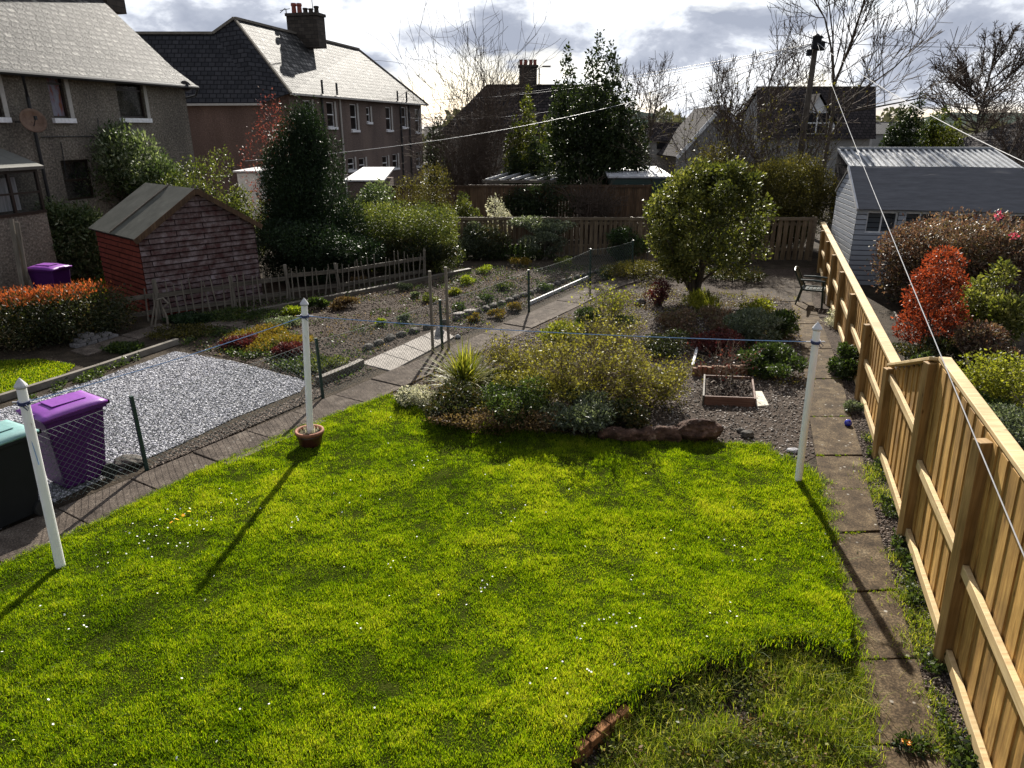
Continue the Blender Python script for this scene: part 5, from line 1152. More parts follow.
def sapling(name, label, cat, base, hgt, spread, nst, mat_leaf, nleaf, leaf, bark='twig_pale', seed=1, r0=.02, sub=5, up=1.0, lift=.25, levels=2, minr=.0022):
    """many-stemmed twiggy shrub: stems > side twigs > sparse leaves"""
    r = np.random.default_rng(seed); t = thing(name, label, cat, base)
    P0, P1, R0, R1, tips = [], [], [], [], []
    def grow(p, d, L_, rad, lev):
        n = 5; prev = p
        for i in range(n):
            d = d+r.normal(size=3)*.13; d[2] += lift*.12; d /= np.linalg.norm(d); q_ = prev+d*L_/n
            ra, rb = rad*(1-i/n*.6), rad*(1-(i+1)/n*.6); P0.append(prev); P1.append(q_); R0.append(ra); R1.append(rb); tips.append(q_)
            if lev < levels and i >= 1:
                for _ in range(sub if lev == 0 else 2):
                    if r.random() < .55:
                        e_ = d+r.normal(size=3)*.55; e_ /= np.linalg.norm(e_); grow(q_, e_, L_*(.38+.2*r.random()), rb*.6, lev+1)
            prev = q_
    for i in range(nst):
        th = r.random()*6.283; o = spread*r.random()**.6; d = np.array([math.cos(th)*o, math.sin(th)*o, up]); d /= np.linalg.norm(d)
        grow(np.array(base)+r.normal(size=3)*[.12,.12,0], d, hgt*(.75+.3*r.random()), r0, 0)
    V, Fq = segmesh(P0, P1, np.maximum(R0, minr), np.maximum(R1, minr*.85), 4); link('stems', npmesh('stems', V, Fq), M[bark], t)
    if nleaf:
        T = np.array(tips); k = r.choice(len(T), nleaf); C = T[k]+r.normal(size=(nleaf,3))*.03
        ax = r.normal(size=(nleaf,3)); ax[:,2] += .5; ax /= np.linalg.norm(ax,axis=1,keepdims=True); sd = np.cross(ax, r.normal(size=(nleaf,3))); sd /= np.linalg.norm(sd,axis=1,keepdims=True); s = leaf*(.5+r.random(nleaf))
        a = ax*s[:,None]; b = sd*(s*.3)[:,None]; V = np.stack([C, C+a*.5+b, C+a, C+a*.5-b], 1).reshape(-1,3)
        link('foliage', npmesh('foliage', V, np.arange(nleaf*4).reshape(nleaf,4), r.random(nleaf)), mat_leaf, t)
    return t
g = Vector(G(582,415)); sapling('forsythia', 'twiggy shrub with forked pale stems and small yellow green leaves in the bed front', 'shrub', (g.x,g.y+.3,0), 1.0, 1.5, 22, M['bedleaf'], 7500, .040, seed=3, r0=.022, bark='bark_pale')
g = Vector(G(650,412)); sapling('forsythia', 'low spreading twiggy shrub left of the raised bed, yellow green leaves', 'shrub', (g.x,g.y+.4,0), .62, 2.2, 22, M['bedleaf'], 6500, .040, seed=8, r0=.012)
g = Vector(G(530,400)); sapling('forsythia', 'airy twiggy shrub behind the dark mat, pale stems', 'shrub', (g.x,g.y+.6,0), .70, 1.8, 20, M['bedleaf'], 5500, .040, seed=12, r0=.010)
g = Vector(G(600,365)); sapling('twiggy_shrub', 'sparse tall stemmed shrub in the middle of the bed', 'shrub', (g.x,g.y+.3,0), 0.70, 1.4, 16, M['bedleaf'], 2600, .040, seed=17, r0=.010)
g = Vector(G(722,385)); sapling('rose_bush', 'bare thorny rose stems growing from the raised bed', 'shrub', (g.x,g.y,0), .65, 1.1, 9, M['darkred'], 260, .04, 'twig_pale', seed=19, r0=.007, levels=1)
g = Vector(G(590,330)); sapling('twiggy_shrub', 'upright twigs with pale buds beside the round box bush', 'shrub', (g.x+.4,g.y,0), .8, .8, 9, M['yg'], 1200, .05, seed=23, r0=.008)

# ---- neighbour on the right
bush('broad maroon and bronze leafed bush hiding the grey summerhouse front', 890, 1040, 206, 17.3, M['maroon'], 44000, .075, k=44, depth=1.4, gap=.2, aspect=.4)
bush('tall bronze leafed bush at the right edge near the summerhouse', 1000, 1075, 205, 16.0, M['maroon'], 9000, .08, k=12, depth=1.0, gap=.2, aspect=.4)
mp_b = []
for cx_, cy_, rr_ in ((944,262,17),(930,280,15),(950,282,16),(922,300,18),(945,305,19),(912,322,14),(934,328,19),(955,318,12),(926,345,10),(905,334,8)):
    p = at(cx_,cy_,13.6+random.uniform(-.2,.2)); mp_b.append((p[0],p[1],p[2],rr_*.0182,.42,rr_*.0160))
plant('red_maple', 'small scarlet leaved maple beyond the new fence', 'tree', mp_b, 7500, .06, M['red'], aspect=.45, gap=.4, gs=.2, stem=.03, part='crown')
bush('mixed green and cream pieris bush right of the scarlet maple', 975, 1040, 262, 14.0, M['holly'], 9000, .075, k=12, depth=.8, gap=.2)
bush('dark red shrub below the pieris at the right edge', 962, 1040, 322, 12.6, M['maroon'], 6000, .06, k=10, depth=.6, gap=.3)
bush('dark shrub under the scarlet maple', 900, 965, 335, 12.9, M['hedge_d'], 5000, .055, k=10, depth=.5, gap=.3)
bush('low golden leafed spreading shrub beyond the new fence', 968, 1060, 352, 10.4, M['yg'], 6500, .05, k=14, depth=.7, gap=.35, up=0)
bush('low grey heather like mound near the picture edge', 992, 1060, 408, 9.0, M['greygreen'], 6000, .04, k=10, depth=.6)
bush('dark green leafy mound between heather mound and golden shrub', 955, 1010, 395, 10.0, M['green'], 3500, .05, k=8, depth=.5)
bush('low green clump beside the timber strip', 915, 935, 352, 12.0, M['green'], 900, .05, k=5)
D = np.array([at(999,216,15.6)[:2]]); V, Fc, rnd, _ = leafcloud([(*at(999,216,15.2),.10,.10,.10),(*at(1013,236,15.2),.07,.07,.07)], 70, .05, .8, .8, 0, .3, 9, 0)
props(link('camellia_flowers', npmesh('camellia_flowers', V, Fc, rnd), M['rosebud']), 'pink blooms on the bronze bush at the right', 'flowers', kind='stuff')

# ---- trees behind
bush('brown green clipped hedge behind the far right fence', 733, 850, 152, 26.0, M['olive'], 70000, .065, 'hedge', 'hedge', k=60, gap=.12, lum=.34, depth=1.4, up=.8)
bush('reddish shrub behind the top of the holly bush', 672, 750, 138, 28.0, M['olive'], 14000, .08, k=14, gap=.35, depth=1.0)
def peaks(label, spec, Y, n, leaf, mat, name='tree', cat='tree', **kw):
    B = []
    for (px, pt, pb, wpx) in spec:
        a, c = at(px,pt,Y), at(px,pb,Y); w = wpx/760*Y/2; k = 9
        for i in range(k):
            f = i/(k-1); ww = w*(.22+.85*f**.8)*(1 if i%2 else .82); B.append((a[0]+random.uniform(-.12,.12)*w, Y+random.uniform(-.3,.3)*w, a[2]+(c[2]-a[2])*f-.1, ww, ww, abs(a[2]-c[2])/k*.95))
    return plant(name, label, cat, B, n, leaf, mat, part='crown', **kw)
peaks('tall dark evergreen trees in a cluster with three pointed tops', [(568,52,150,34),(597,40,150,44),(613,50,150,44),(560,88,185,44),(585,100,190,60),(628,92,190,46),(605,120,195,70),(640,115,185,34)], 31, 36000, .12, M['pine'], name='evergreen_tree', aspect=.55, gap=.3, gs=.5, up=.4, stem=.12, stems=10)
peaks('dark green conifer with golden tips left of the evergreen cluster', [(527,92,185,34),(514,120,188,30),(545,120,185,30)], 34, 9000, .12, M['gold'], name='conifer', gap=.3, gs=.5)
peaks('dark ivy clad tree in front of the golden tipped conifer', [(535,140,195,40),(515,150,195,34)], 33, 7000, .12, M['pine'], name='ivy_clad_tree', gap=.25, gs=.5)
peaks('rounded dark green conifer beyond the metal roofed garage', [(918,98,160,34),(905,108,160,34),(893,125,165,30)], 42, 9000, .15, M['pine'], name='conifer', gap=.2, gs=.6)
peaks('golden green conifer right of the dark rounded one', [(942,110,165,34),(930,118,165,34),(957,122,165,26)], 44, 9000, .15, M['gold'], name='conifer', gap=.2, gs=.6)
peaks('dark shrub beside the end of the mauve house', [(437,118,190,24),(430,130,190,20)], 36, 3500, .13, M['pine'], name='conifer', gap=.2, gs=.6)
def bare_tree(label, base, hgt, spread, seed, r0=.16, levels=4, forks=(3,4), up=.5, name='bare_tree', bark='twig', trunk_h=.25, lean=0, minr=.012, sl=.62, crownname='crown', wig=.10, droop=0):
    r = np.random.default_rng(seed); t = thing(name, label, 'tree', tuple(base))
    A = {0:[[],[],[],[]], 1:[[],[],[],[]]}
    def seg(g, p, q_, a, b): A[g][0].append(p); A[g][1].append(q_); A[g][2].append(max(a,minr)); A[g][3].append(max(b,minr*.8))
    def grow(p, d, L_, rad, lev):
        n = 5 if lev < 2 else 4; prev = p; g = 0 if lev <= 1 else 1
        for i in range(n):
            d = d+r.normal(size=3)*wig; d[2] += (.04 if not droop else -droop*lev*.03); d /= np.linalg.norm(d); q_ = prev+d*L_/n
            ra, rb = rad*(1-i/n*.45), rad*(1-(i+1)/n*.45); seg(g, prev, q_, ra, rb)
            if lev < levels and (i >= (2 if lev == 0 else 0)):
                for _ in range(1 if lev > 0 else 2):
                    if r.random() < .8:
                        e_ = d*.75+r.normal(size=3)*spread; e_[2] += up*.35; e_ /= np.linalg.norm(e_); grow(q_, e_, L_*sl*(.65+.45*r.random()), rb*.62, lev+1)
            prev = q_
        if lev < levels:
            for _ in range(2): e_ = d+r.normal(size=3)*spread*.6; e_ /= np.linalg.norm(e_); grow(prev, e_, L_*sl*.9, rad*.5, lev+1)
    d = np.array([lean,0,1.]); d /= np.linalg.norm(d); grow(np.array(base,float), d, hgt*.5, r0, 0)
    V, Fq = segmesh(*[np.array(x) for x in A[0]], 6); link('trunk', npmesh('trunk', V, Fq, smooth=True), M['bark'], t)
    V, Fq = segmesh(*[np.array(x) for x in A[1]], 3); link(crownname, npmesh(crownname, V, Fq), M[bark], t)
    return t
def gx(px, Y): return (at(px,150,Y)[0], Y, 0)
bare_tree('tall bare tree with wide open branches behind the telegraph pole', gx(826,36), 12.2, .42, 11, .13, 4, lean=.05, minr=.013, up=.35, wig=.06)
def crown_tree(label, base, zt, cz, rx, rz_, seed, n1=46, n2=13, n3=6, r0=.15, minr=.013):
    # a round open crown: limbs leave the trunk at many heights and sweep out to the crown's edge
    r = np.random.default_rng(seed); t = thing('bare_tree', label, 'tree', tuple(base)); b = np.array(base, float); T = [[],[],[],[]]; C_ = [[],[],[],[]]
    def run(S, a, c, ra, rb, n, bow):
        pts = []; prev = a; L_ = np.linalg.norm(c-a); w = r.normal(size=3)*.05*L_
        for i in range(1, n+1):
            f = i/n; p = a+(c-a)*f+w*math.sin(math.pi*f)+r.normal(size=3)*.012*L_; p[2] -= bow*L_*math.sin(math.pi*f)*.5
            S[0].append(prev); S[1].append(p); S[2].append(max(ra+(rb-ra)*(i-1)/n, minr)); S[3].append(max(ra+(rb-ra)*f, minr)); pts.append(p); prev = p
        return pts
    top = b+[0,0,cz+rz_*.75]; tr = run(T, b, top, r0, .04, 14, 0)
    for k in range(n1):
        f = r.random(); hz_ = zt+(cz+rz_*.4-zt)*f; a = b+(top-b)*(hz_/top[2]); th = k*2.4+r.random(); el = -.35+1.8*f**.9+r.normal()*.12
        tip = b+np.array([math.cos(th)*math.cos(el)*rx, math.sin(th)*math.cos(el)*rx, cz+math.sin(min(el,1.5))*rz_])*1.0; tip = a+(tip-a)*(.85+.2*r.random())
        P_ = run(T if r0 > .1 else C_, a, tip, r0*.38*(1.1-f*.6), .018, 8, .18)
        for _ in range(n2):
            i = r.integers(2, 8); p = P_[i]; L_ = np.linalg.norm(tip-a)*(.42-.035*i)*(.7+.5*r.random()); d = (tip-a)/np.linalg.norm(tip-a)+r.normal(size=3)*.55; d[2] += .15; d /= np.linalg.norm(d)
            Q = run(C_, p, p+d*L_, .03, .010, 5, .05)
            for _ in range(n3):
                p2 = Q[r.integers(1,5)]; d2 = d+r.normal(size=3)*.6; d2 /= np.linalg.norm(d2); run(C_, p2, p2+d2*L_*.45*(.6+.6*r.random()), .014, .008, 2, 0)
    V, Fq = segmesh(*[np.array(x) for x in T], 6); link('trunk', npmesh('trunk', V, Fq, smooth=True), M['bark'], t)
    V, Fq = segmesh(*[np.array(x) for x in C_], 3); link('crown', npmesh('crown', V, Fq), M['twig'], t)
D_ = 52.; c0 = at(974,85,D_); crown_tree('wide rounded bare tree against the sky at the far right', gx(974,D_), 3.2, c0[2]-.3, 3.9, 3.6, 6)
bare_tree('small bare crooked tree right of the dark evergreens', gx(655,33), 6.9, .60, 5, .08, 4, minr=.009)
bare_tree('thin bare tree left of the telegraph pole', gx(768,33), 8.8, .42, 9, .09, 4, minr=.009, up=.6)
bare_tree('bare scraggy tree between the holly bush and pole', gx(738,31), 6.8, .45, 14, .07, 4, minr=.009, up=.6)
bare_tree('bare bushy tree at the far right behind the garage roof', gx(1010,40), 5.6, .6, 33, .08, 4, minr=.013, up=.5)
def twig_fan(label, px, Y, hgt, spread, n, seed, mat='twig', leaf=None, nleaf=0, **kw): return sapling('twiggy_tree', label, 'tree', gx(px,Y), hgt, spread, n, leaf or M['olive'], nleaf, .08, mat, seed, .03, sub=4, up=1, lift=.5, minr=.0075, **kw)
twig_fan('bare upright twiggy tree in front of the hip roofed house', 485, 36, 6.2, .20, 26, 3)
twig_fan('broad spray of bare stems left of the golden tipped conifer', 463, 34, 3.4, .6, 34, 4)
twig_fan('bare twiggy bush with a few brown leaves left of the pole', 785, 29, 4.3, .35, 12, 6, nleaf=1500)
twig_fan('thin stemmed bush with buds above the reddish shrub', 712, 29.5, 3.9, .5, 12, 7, nleaf=900)
twig_fan('bare brown brushwood leaning on the brown fence', 598, 27.6, 1.7, .6, 30, 8)
# far wood: one continuous belt
P = []; C_ = []
r = np.random.default_rng(55); n = 24000; a = r.uniform(-.95,.95,n); Rr = r.uniform(105,150,n); hh_ = (3.0+2.2*np.abs(np.sin(a*23))+1.4*np.sin(a*71))*r.random(n)**.6
C = np.c_[np.sin(a)*Rr, np.cos(a)*Rr, hh_+.3]; ax = r.normal(size=(n,3)); ax /= np.linalg.norm(ax,axis=1,keepdims=True); sd = np.cross(ax, r.normal(size=(n,3))); sd /= np.linalg.norm(sd,axis=1,keepdims=True); s = .9*(.5+r.random(n))
V = np.stack([C, C+ax*(s*.5)[:,None]+sd*(s*.3)[:,None], C+ax*s[:,None], C+ax*(s*.5)[:,None]-sd*(s*.3)[:,None]], 1).reshape(-1,3)
props(link('far_wood', npmesh('far_wood', V, np.arange(n*4).reshape(n,4), r.random(n)), leafmat('far_wood_leaves', [(.05,.05,.04),(.08,.08,.055),(.12,.11,.08)], .2, .8, .1)), 'low belt of distant trees along the horizon', 'wood', kind='stuff')
# ------------------------------------------------------------------ clothes poles, bins, pots and other things
def pole(label, base, tip, rad=.045, wrap=True, cat='clothes pole'):
    b_, t_ = Vector(base), Vector(tip); t = thing('clothes_pole', label, cat, tuple(b_)); d = (t_-b_).normalized(); L_ = (t_-b_).length
    MB().tube([b_, b_+d*(L_-.10)], [rad, rad*.92], 14).build('shaft', M['white_paint'], t, smooth=False)
    e_ = b_+d*(L_-.10); MB().tube([e_, e_+d*.015, e_+d*.03, e_+d*.07, e_+d*.10], [rad*.98, rad*1.25, rad*1.2, rad*.6, .004], 14).build('finial', M['silver'], t)
    w = b_+d*(L_-.24); MB().tube([w+Vector((-.11,0,0)), w+Vector((.11,0,0))], .008, 6).build('hook', M['silver'], t)
    if wrap:
        b = MB(); u = d.cross(Vector((1,0,0))).normalized(); v = d.cross(u)
        for k in range(3):
            b.tube([w+d*(.012*k-.012+.006*math.sin(i*.8))+(u*math.cos(i*math.pi/6)+v*math.sin(i*math.pi/6))*(rad+.008) for i in range(13)], .0055, 5, cap=False)
        b.tube([w+Vector((.04,-.05,0)), w+Vector((.07,-.06,-.03)), w+Vector((.05,-.05,-.06)), w+Vector((.02,-.06,-.02))], .005, 5); b.build('rope_knot', plainblue, t)
    return w
plainblue = plain('navy_rope', (.02,.03,.10), .6, .3)
bL = Vector(G(61,568)); bM = Vector(G(311,446)); bR = Vector(G(798,482))
wL = pole('white clothes pole leaning by the bins at the left of the lawn', bL+Vector((0,0,.01)), at(19,378,bL.y-.02))
wM = pole('white clothes pole standing in the brown flowerpot', bM+Vector((0,0,.02)), at(304,298,bM.y))
wR = pole('rust streaked white clothes pole beside the right path', bR+Vector((0,0,.01)), at(818,322,bR.y-.05))
def rope(label, a, c, r, mat, sag, name='clothes_line', cat='clothes line', n=24, extra=None):
    a, c = Vector(a), Vector(c); b = MB(); b.tube([a.lerp(c, i/n)-Vector((0,0,sag*4*(i/n)*(1-i/n))) for i in range(n+1)], r, 5)
    if extra: b.tube(extra, r, 5)
    return props(b.build(name, mat), label, cat)
rope('blue clothes line stretched between the middle and right poles', wM, wR, .0055, M['rope_blue'], .05)
rope('blue clothes line stretched between the left and middle poles', wL, wM, .0050, M['rope_blue'], .04)
rope('blue rope end dangling from the left pole', wL+Vector((-.03,-.02,0)), wL+Vector((.02,-.04,-.62)), .004, M['rope_blue'], 0, 'rope_end', 'rope')
# rust streak: part of the pole's look is in its paint; pot of the middle pole
pt = thing('flowerpot', 'round brown glazed pot holding the foot of the middle pole', 'flowerpot', tuple(bM))
MB().lathe((bM.x,bM.y,lawn_z(np.array([[bM.x,bM.y]]))[0]), [(.125,0),(.155,.04),(.175,.15),(.178,.19)], 26).build('bowl', M['glazed'], pt, smooth=True)
b = MB(); z_ = lawn_z(np.array([[bM.x,bM.y]]))[0]
base = len(b.v); prof = [(.178,.185),(.197,.19),(.202,.215),(.197,.235),(.168,.235),(.160,.215),(.158,.17)]; n = 26
for r_, zz in prof:
    for k in range(n): t_ = 2*math.pi*k/n; b.v.append((bM.x+r_*math.cos(t_), bM.y+r_*math.sin(t_), z_+zz))
for i in range(len(prof)-1):
    for k in range(n): k2 = (k+1)%n; b.f.append((i*n+k, i*n+k2, (i+1)*n+k2, (i+1)*n+k))
b.build('rim', M['terracotta'], pt, smooth=True)
MB().lathe((bM.x,bM.y,z_+.19), [(.02,.0),(.165,.003),(.163,.004)], 20).build('compost', M['soil'], pt)
tg = blades('pot_grass', np.array([[bM.x,bM.y]])+rng.normal(size=(160,2))*.06, np.full(160, z_+.20), .05+.04*rng.random(160), .005, M['blossom'], None); tg.parent = pt; tg.matrix_parent_inverse = Matrix.Translation(-Vector(pt.location))
for k_ in ('kind','label','category'):
    if k_ in tg.keys(): del tg[k_]
tg.name = 'dry_grass'

def wheelie(name, label, loc, rz, body, lid, s=1.0, group='wheeled bins'):
    t = thing(name, label, 'wheelie bin', loc, rz, group); w0, w1, d0, d1, h = .24, .285, .26, .345, .98
    b = MB(); b.add([(-w0,-d0,.05),(w0,-d0,.05),(w0,d0-.03,.05),(-w0,d0-.03,.05),(-w1,-d1,h),(w1,-d1,h),(w1,d1,h),(-w1,d1,h)], [(0,3,2,1),(4,5,6,7),(0,1,5,4),(1,2,6,5),(2,3,7,6),(3,0,4,7)])
    b.build('body', body, t, True, bevel=.025)
    b = MB(); b.box((0,0,h+.0),(w1*2+.05,d1*2+.05,.05)); b.build('rim', body, t, True, bevel=.012)
    b = MB(); nx, ny = 8, 10; vs = []
    for i in range(nx+1):
        for j in range(ny+1):
            u = i/nx*2-1; v = j/ny*2-1; x = u*(w1+.035); y = v*(d1+.04)+.0; z = h+.035+.055*(1-u**4)*(1-v**4)+.02*(v+1)*.5; vs.append((x,y,z))
    b.add(vs, [(i*(ny+1)+j,(i+1)*(ny+1)+j,(i+1)*(ny+1)+j+1,i*(ny+1)+j+1) for i in range(nx) for j in range(ny)])
    l = b.build('lid', lid, t, True, smooth=True); m_ = l.modifiers.new('solid','SOLIDIFY'); m_.thickness = .03
    b = MB(); b.box((0,.02,h+.108),(.30,.40,.012)); b.build('lid_panel', lid, l, True, bevel=.005)
    b = MB(); b.tube([(-w1+.03,d1+.07,h+.02),(w1-.03,d1+.07,h+.02)], .017, 8); b.box((-w1+.05,d1+.04,h+.01),(.04,.10,.05)); b.box((w1-.05,d1+.04,h+.01),(.04,.10,.05)); b.box((0,d1+.04,h+.01),(.04,.10,.05)); b.build('handle', M['black'] if body is not M['black'] else body, t, True)
    b = MB(); b.box((0,-d1-.03,h+.045),(.16,.05,.03)); b.build('lid_grip', lid, l, True, bevel=.006)
    for sx in (-1,1):
        c = Vector((sx*.26,d0-.0,.10)); MB().tube([c-Vector((.028,0,0)), c-Vector((.024,0,0)), c+Vector((.024,0,0)), c+Vector((.028,0,0))], [.085,.10,.10,.085], 20).build('wheel', M['rubber'], t, True)
    MB().tube([(-.26,d0,.10),(.26,d0,.10)], .012, 6).build('axle', M['black'], t, True)
    return t
ang = math.atan2(fdir.y, fdir.x)
p = Vector(G(84,494)); wheelie('wheelie_bin', 'purple wheelie bin standing on the gravel behind the wire fence', (p.x-.26,p.y+.36,0), math.radians(-33), M['purple'], M['purple_lid'])
p = Vector(G(8,536)); wheelie('wheelie_bin', 'black wheelie bin with pale turquoise lid cut by the left picture edge', (p.x-.22,p.y+.34,0), math.radians(-28), M['black'], M['teal'])
p = Vector(at(50,275,17.2)); wheelie('wheelie_bin', 'purple wheelie bin peeping over the orange tipped hedge', (p.x,17.2,0), math.radians(80), M['purple'], M['purple_lid'])
# old timber props by the hedge
tp = thing('timber_prop', 'pair of weathered grey boards leaning together behind the hedge', 'timber post', (at(20,300,16.8)[0],16.8,0))
for (a, c) in (((24,300),(11,219)),((29,300),(17,222))): a = at(*a,16.6+.2*(a[0]>25)); c = at(*c,16.9); MB().beam((a[0],a[1],0), c, .10, .04, (0,1,0)).build('board', M['grey_v'], tp)
# stakes by the fence path
for px, top, py, lab in ((433,271,353,'left of two bare timber stakes by the wire fence'),(449,267,349,'right of two bare timber stakes by the wire fence')):
    g = Vector(G(px,py)); a = at(px-3.5,top,g.y); props(MB().beam(tuple(g), a, .055, .055, (0,1,0)).build('stake', M['grey_v'], bevel=.004), lab, 'stake', 'timber stakes by the wire fence')
# brick pile
bp = [(-4,0),(-3,0),(-2,0),(-1,0),(0,0),(1,0)]; g0, g1 = Vector(G(76,349)), Vector(G(122,337)); d = (g1-g0).normalized(); L_ = (g1-g0).length; ang2 = math.atan2(d.y,d.x)
M['brick_g'] = noisemat('grey_brick', [(.3,(.10,.095,.095)),(.7,(.24,.225,.22))], 16, .9, .2, .5, 60, .006)
n_ = int(L_/.235); k = 0
ORD = ['first','second','third','fourth','fifth','sixth','seventh','eighth']
LAB = ['grey brick in the stack beside the hedge, lying on the ground','grey brick in the stack beside the hedge, second course','grey brick in the stack beside the hedge, top course']
for row in range(3):
    for i in range(n_-row):
        if row == 2 and i not in (0, 2, 3): continue
        for dd in range(2):
            c = g0 + d*(.12+.235*i+row*.1) + Vector((-d.y,d.x,0))*(.06+.115*dd) + Vector((0,0,.04+row*.078))
            o = MB().box((0,0,0),(.22,.105,.072)).build('brick', M['brick_g'], bevel=.006); o.location = c; o.rotation_euler = (0,0,ang2+random.uniform(-.08,.08)); props(o, ('%s brick from the left in the %s %s of the grey stack' % (ORD[i], ('front','back')[dd], ('ground course','second course','top course')[row])), 'brick', 'grey bricks stacked by the hedge')
# rustic chair frame by the pickets
sw = thing('broken_chair', 'broken wooden frame leaning on the picket fence', 'broken chair', G(160,328))
g = Vector(G(160,330)); b = lambda a, c, r_=.02: MB().tube([Vector(at(*a,g.y)), Vector(at(*c,g.y+.1))], r_, 6)
for i, (a, c) in enumerate((((151,327),(156,298)),((155,327),(158,300)))): b(a,c).build('leg', M['grey_v'], sw)
MB().tube([Vector(at(157,300,g.y)), Vector(at(163,298,g.y)), Vector(at(168,303,g.y)), Vector(at(163,308,g.y)), Vector(at(167,318,g.y)), Vector(at(168,326,g.y))], .022, 6).build('arm', M['grey_v'], sw)
# pots by the house
for px, py, r_, m_, lab in ((38,262,.20,'terracotta','terracotta pot under the variegated bush, leftmost'),(50,262,.24,'terracotta','wider terracotta pot second from the left under the variegated bush'),(75,268,.20,'terracotta','terracotta pot right of the black pot'),(63,262,.22,'black','black plastic pot between the terracotta pots'),(92,266,.24,'black','dark bucket beside the red shed')):
    g = Vector(G(px,py)); t = thing('plant_pot', lab, 'plant pot', tuple(g), 0, 'pots by the pebbledashed house'); h_ = r_*1.7
    MB().lathe((g.x,g.y,.01), [(r_*.7,0),(r_*.95,h_*.82)], 18).build('pot_body', M[m_], t, smooth=True); MB().lathe((g.x,g.y,.01), [(r_*1.04,h_*.82),(r_*1.06,h_),(r_*.92,h_),(r_*.9,h_*.9)], 18).build('pot_rim', M[m_], t)
# green garden chair
def chair():
    c = Vector(G(816,306)); t = thing('garden_chair', 'dark green plastic slatted garden chair beside the new fence', 'garden chair', (c.x-.08,c.y+.12,0), math.radians(62))
    m = M['green_plastic']; W = .27; D = .25; sh = .42
    b = MB()
    for i in range(6): y = -D+.04+i*.088; b.box((0,y,sh-.012*math.sin(i*.6)),(W*2-.02,.070,.018))
    b.build('seat', m, t, True, bevel=.004)
    b = MB(); b.beam((-W,-D,sh),(-W,D,sh),.04,.04); b.beam((W,-D,sh),(W,D,sh),.04,.04); b.beam((-W,-D,sh),(W,-D,sh),.04,.04); b.beam((-W,D,sh),(W,D,sh),.04,.04); b.build('seat_frame', m, t, True)
    for sx in (-1,1):
        MB().beam((sx*(W+.02),-D-.03,0),(sx*W,-D+.02,.66),.05,.035).build('leg', m, t, True, bevel=.005)
        MB().beam((sx*(W+.02),D+.10,0),(sx*W,D-.01,.50),.05,.035).build('leg', m, t, True, bevel=.005)
        MB().tube([(sx*(W+.01),-D-.02,.655),(sx*(W+.015),0,.67),(sx*(W+.01),D+.04,.66)], [.024,.028,.022], 8).build('armrest', m, t, True)
    bk_ = MB()
    for sx in (-1,1): bk_.beam((sx*(W-.01),D-.02,sh),(sx*(W-.02),D+.20,.88),.04,.035)
    bk_.tube([(-W+.02,D+.20,.87),(-W*.5,D+.215,.905),(0,D+.22,.915),(W*.5,D+.215,.905),(W-.02,D+.20,.87)], .022, 8)
    for i in range(6): x = -W+.075+i*.078; bk_.beam((x,D+.01,sh+.04),(x,D+.208,.885),.045,.014)
    bk_.build('backrest', m, t, True)
chair()
# raised bed of old boards, its plank and the half log edging
M['oldred'] = woodmat('reddish_weathered_board', [(.25,(.06,.028,.02)),(.5,(.13,.065,.045)),(.75,(.20,.13,.10))], False)
rb = thing('raised_bed', 'small raised bed framed with reddish weathered boards', 'raised bed', G(704,404))
a, c = Vector(G(704,405)), Vector(G(753,407)); e_ = Vector(G(705,383)); f_ = c+(e_-a)
MB().beam(a+Vector((0,0,.08)), c+Vector((0,0,.08)), .03, .16).build('front_board', M['oldred'], rb, bevel=.004)
MB().beam(a+Vector((-.02,0,.085)), e_+Vector((-.02,0,.085)), .03, .16).build('side_board', M['grey_h'], rb, bevel=.004)
MB().beam(c+Vector((.02,0,.075)), f_+Vector((.02,0,.075)), .03, .14).build('side_board', M['oldred'], rb, bevel=.004)
MB().beam(e_+Vector((0,.02,.08)), f_+Vector((0,.02,.08)), .03, .12).build('back_board', M['oldred'], rb, bevel=.004)
MB().prism([(p.x,p.y) for p in (a,c,f_,e_)], .01, .10).build('soil_fill', M['soil'], rb)
P_ = scatter([(p.x,p.y) for p in (a+(f_-a)*.05,c+(e_-c)*.05,f_+(a-f_)*.05,e_+(c-e_)*.05)], 700); C = np.c_[P_, .10+.03*rng.random(700)]
s = .03; V = np.stack([C, C+rng.normal(size=(700,3))*s, C+rng.normal(size=(700,3))*s], 1).reshape(-1,3); link('bark_chips', npmesh('bark_chips', V, np.arange(2100).reshape(700,3), rng.random(700)), M['mulch'], rb)
g = [Vector(G(*p, .03)) for p in ((752,391),(762,391),(769,405),(757,406))]; props(MB().slab(g, .03).build('plank', noisemat('bleached_board', [(.3,(.38,.34,.27)),(.7,(.62,.58,.50))], 8, .8, .2, .2), bevel=.004), 'short pale bleached plank lying against the raised bed', 'plank')
le = thing('log_edging', 'row of short half logs edging the dark mound', 'log edging', G(696,372))
a, c = Vector(G(692,376)), Vector(G(758,374)); n_ = 14; M['log'] = noisemat('cut_log', [(.3,(.10,.05,.03)),(.7,(.24,.14,.085))], 9, .85, .2, .4)
for i in range(n_): p = a.lerp(c,(i+.5)/n_); h_ = .17+random.uniform(-.015,.015); MB().tube([p, p+Vector((0,0,h_))], (c-a).length/n_*.5, 9).build('log', M['log'], le)
a = Vector(G(692,372)); c = Vector(G(697,352)); props(MB().beam(a+Vector((0,0,.12)), c+Vector((0,0,.12)), .05, .05).build('white_stake', M['silver'], bevel=.004), 'short chipped white stick lying at the left end of the half logs', 'stick')
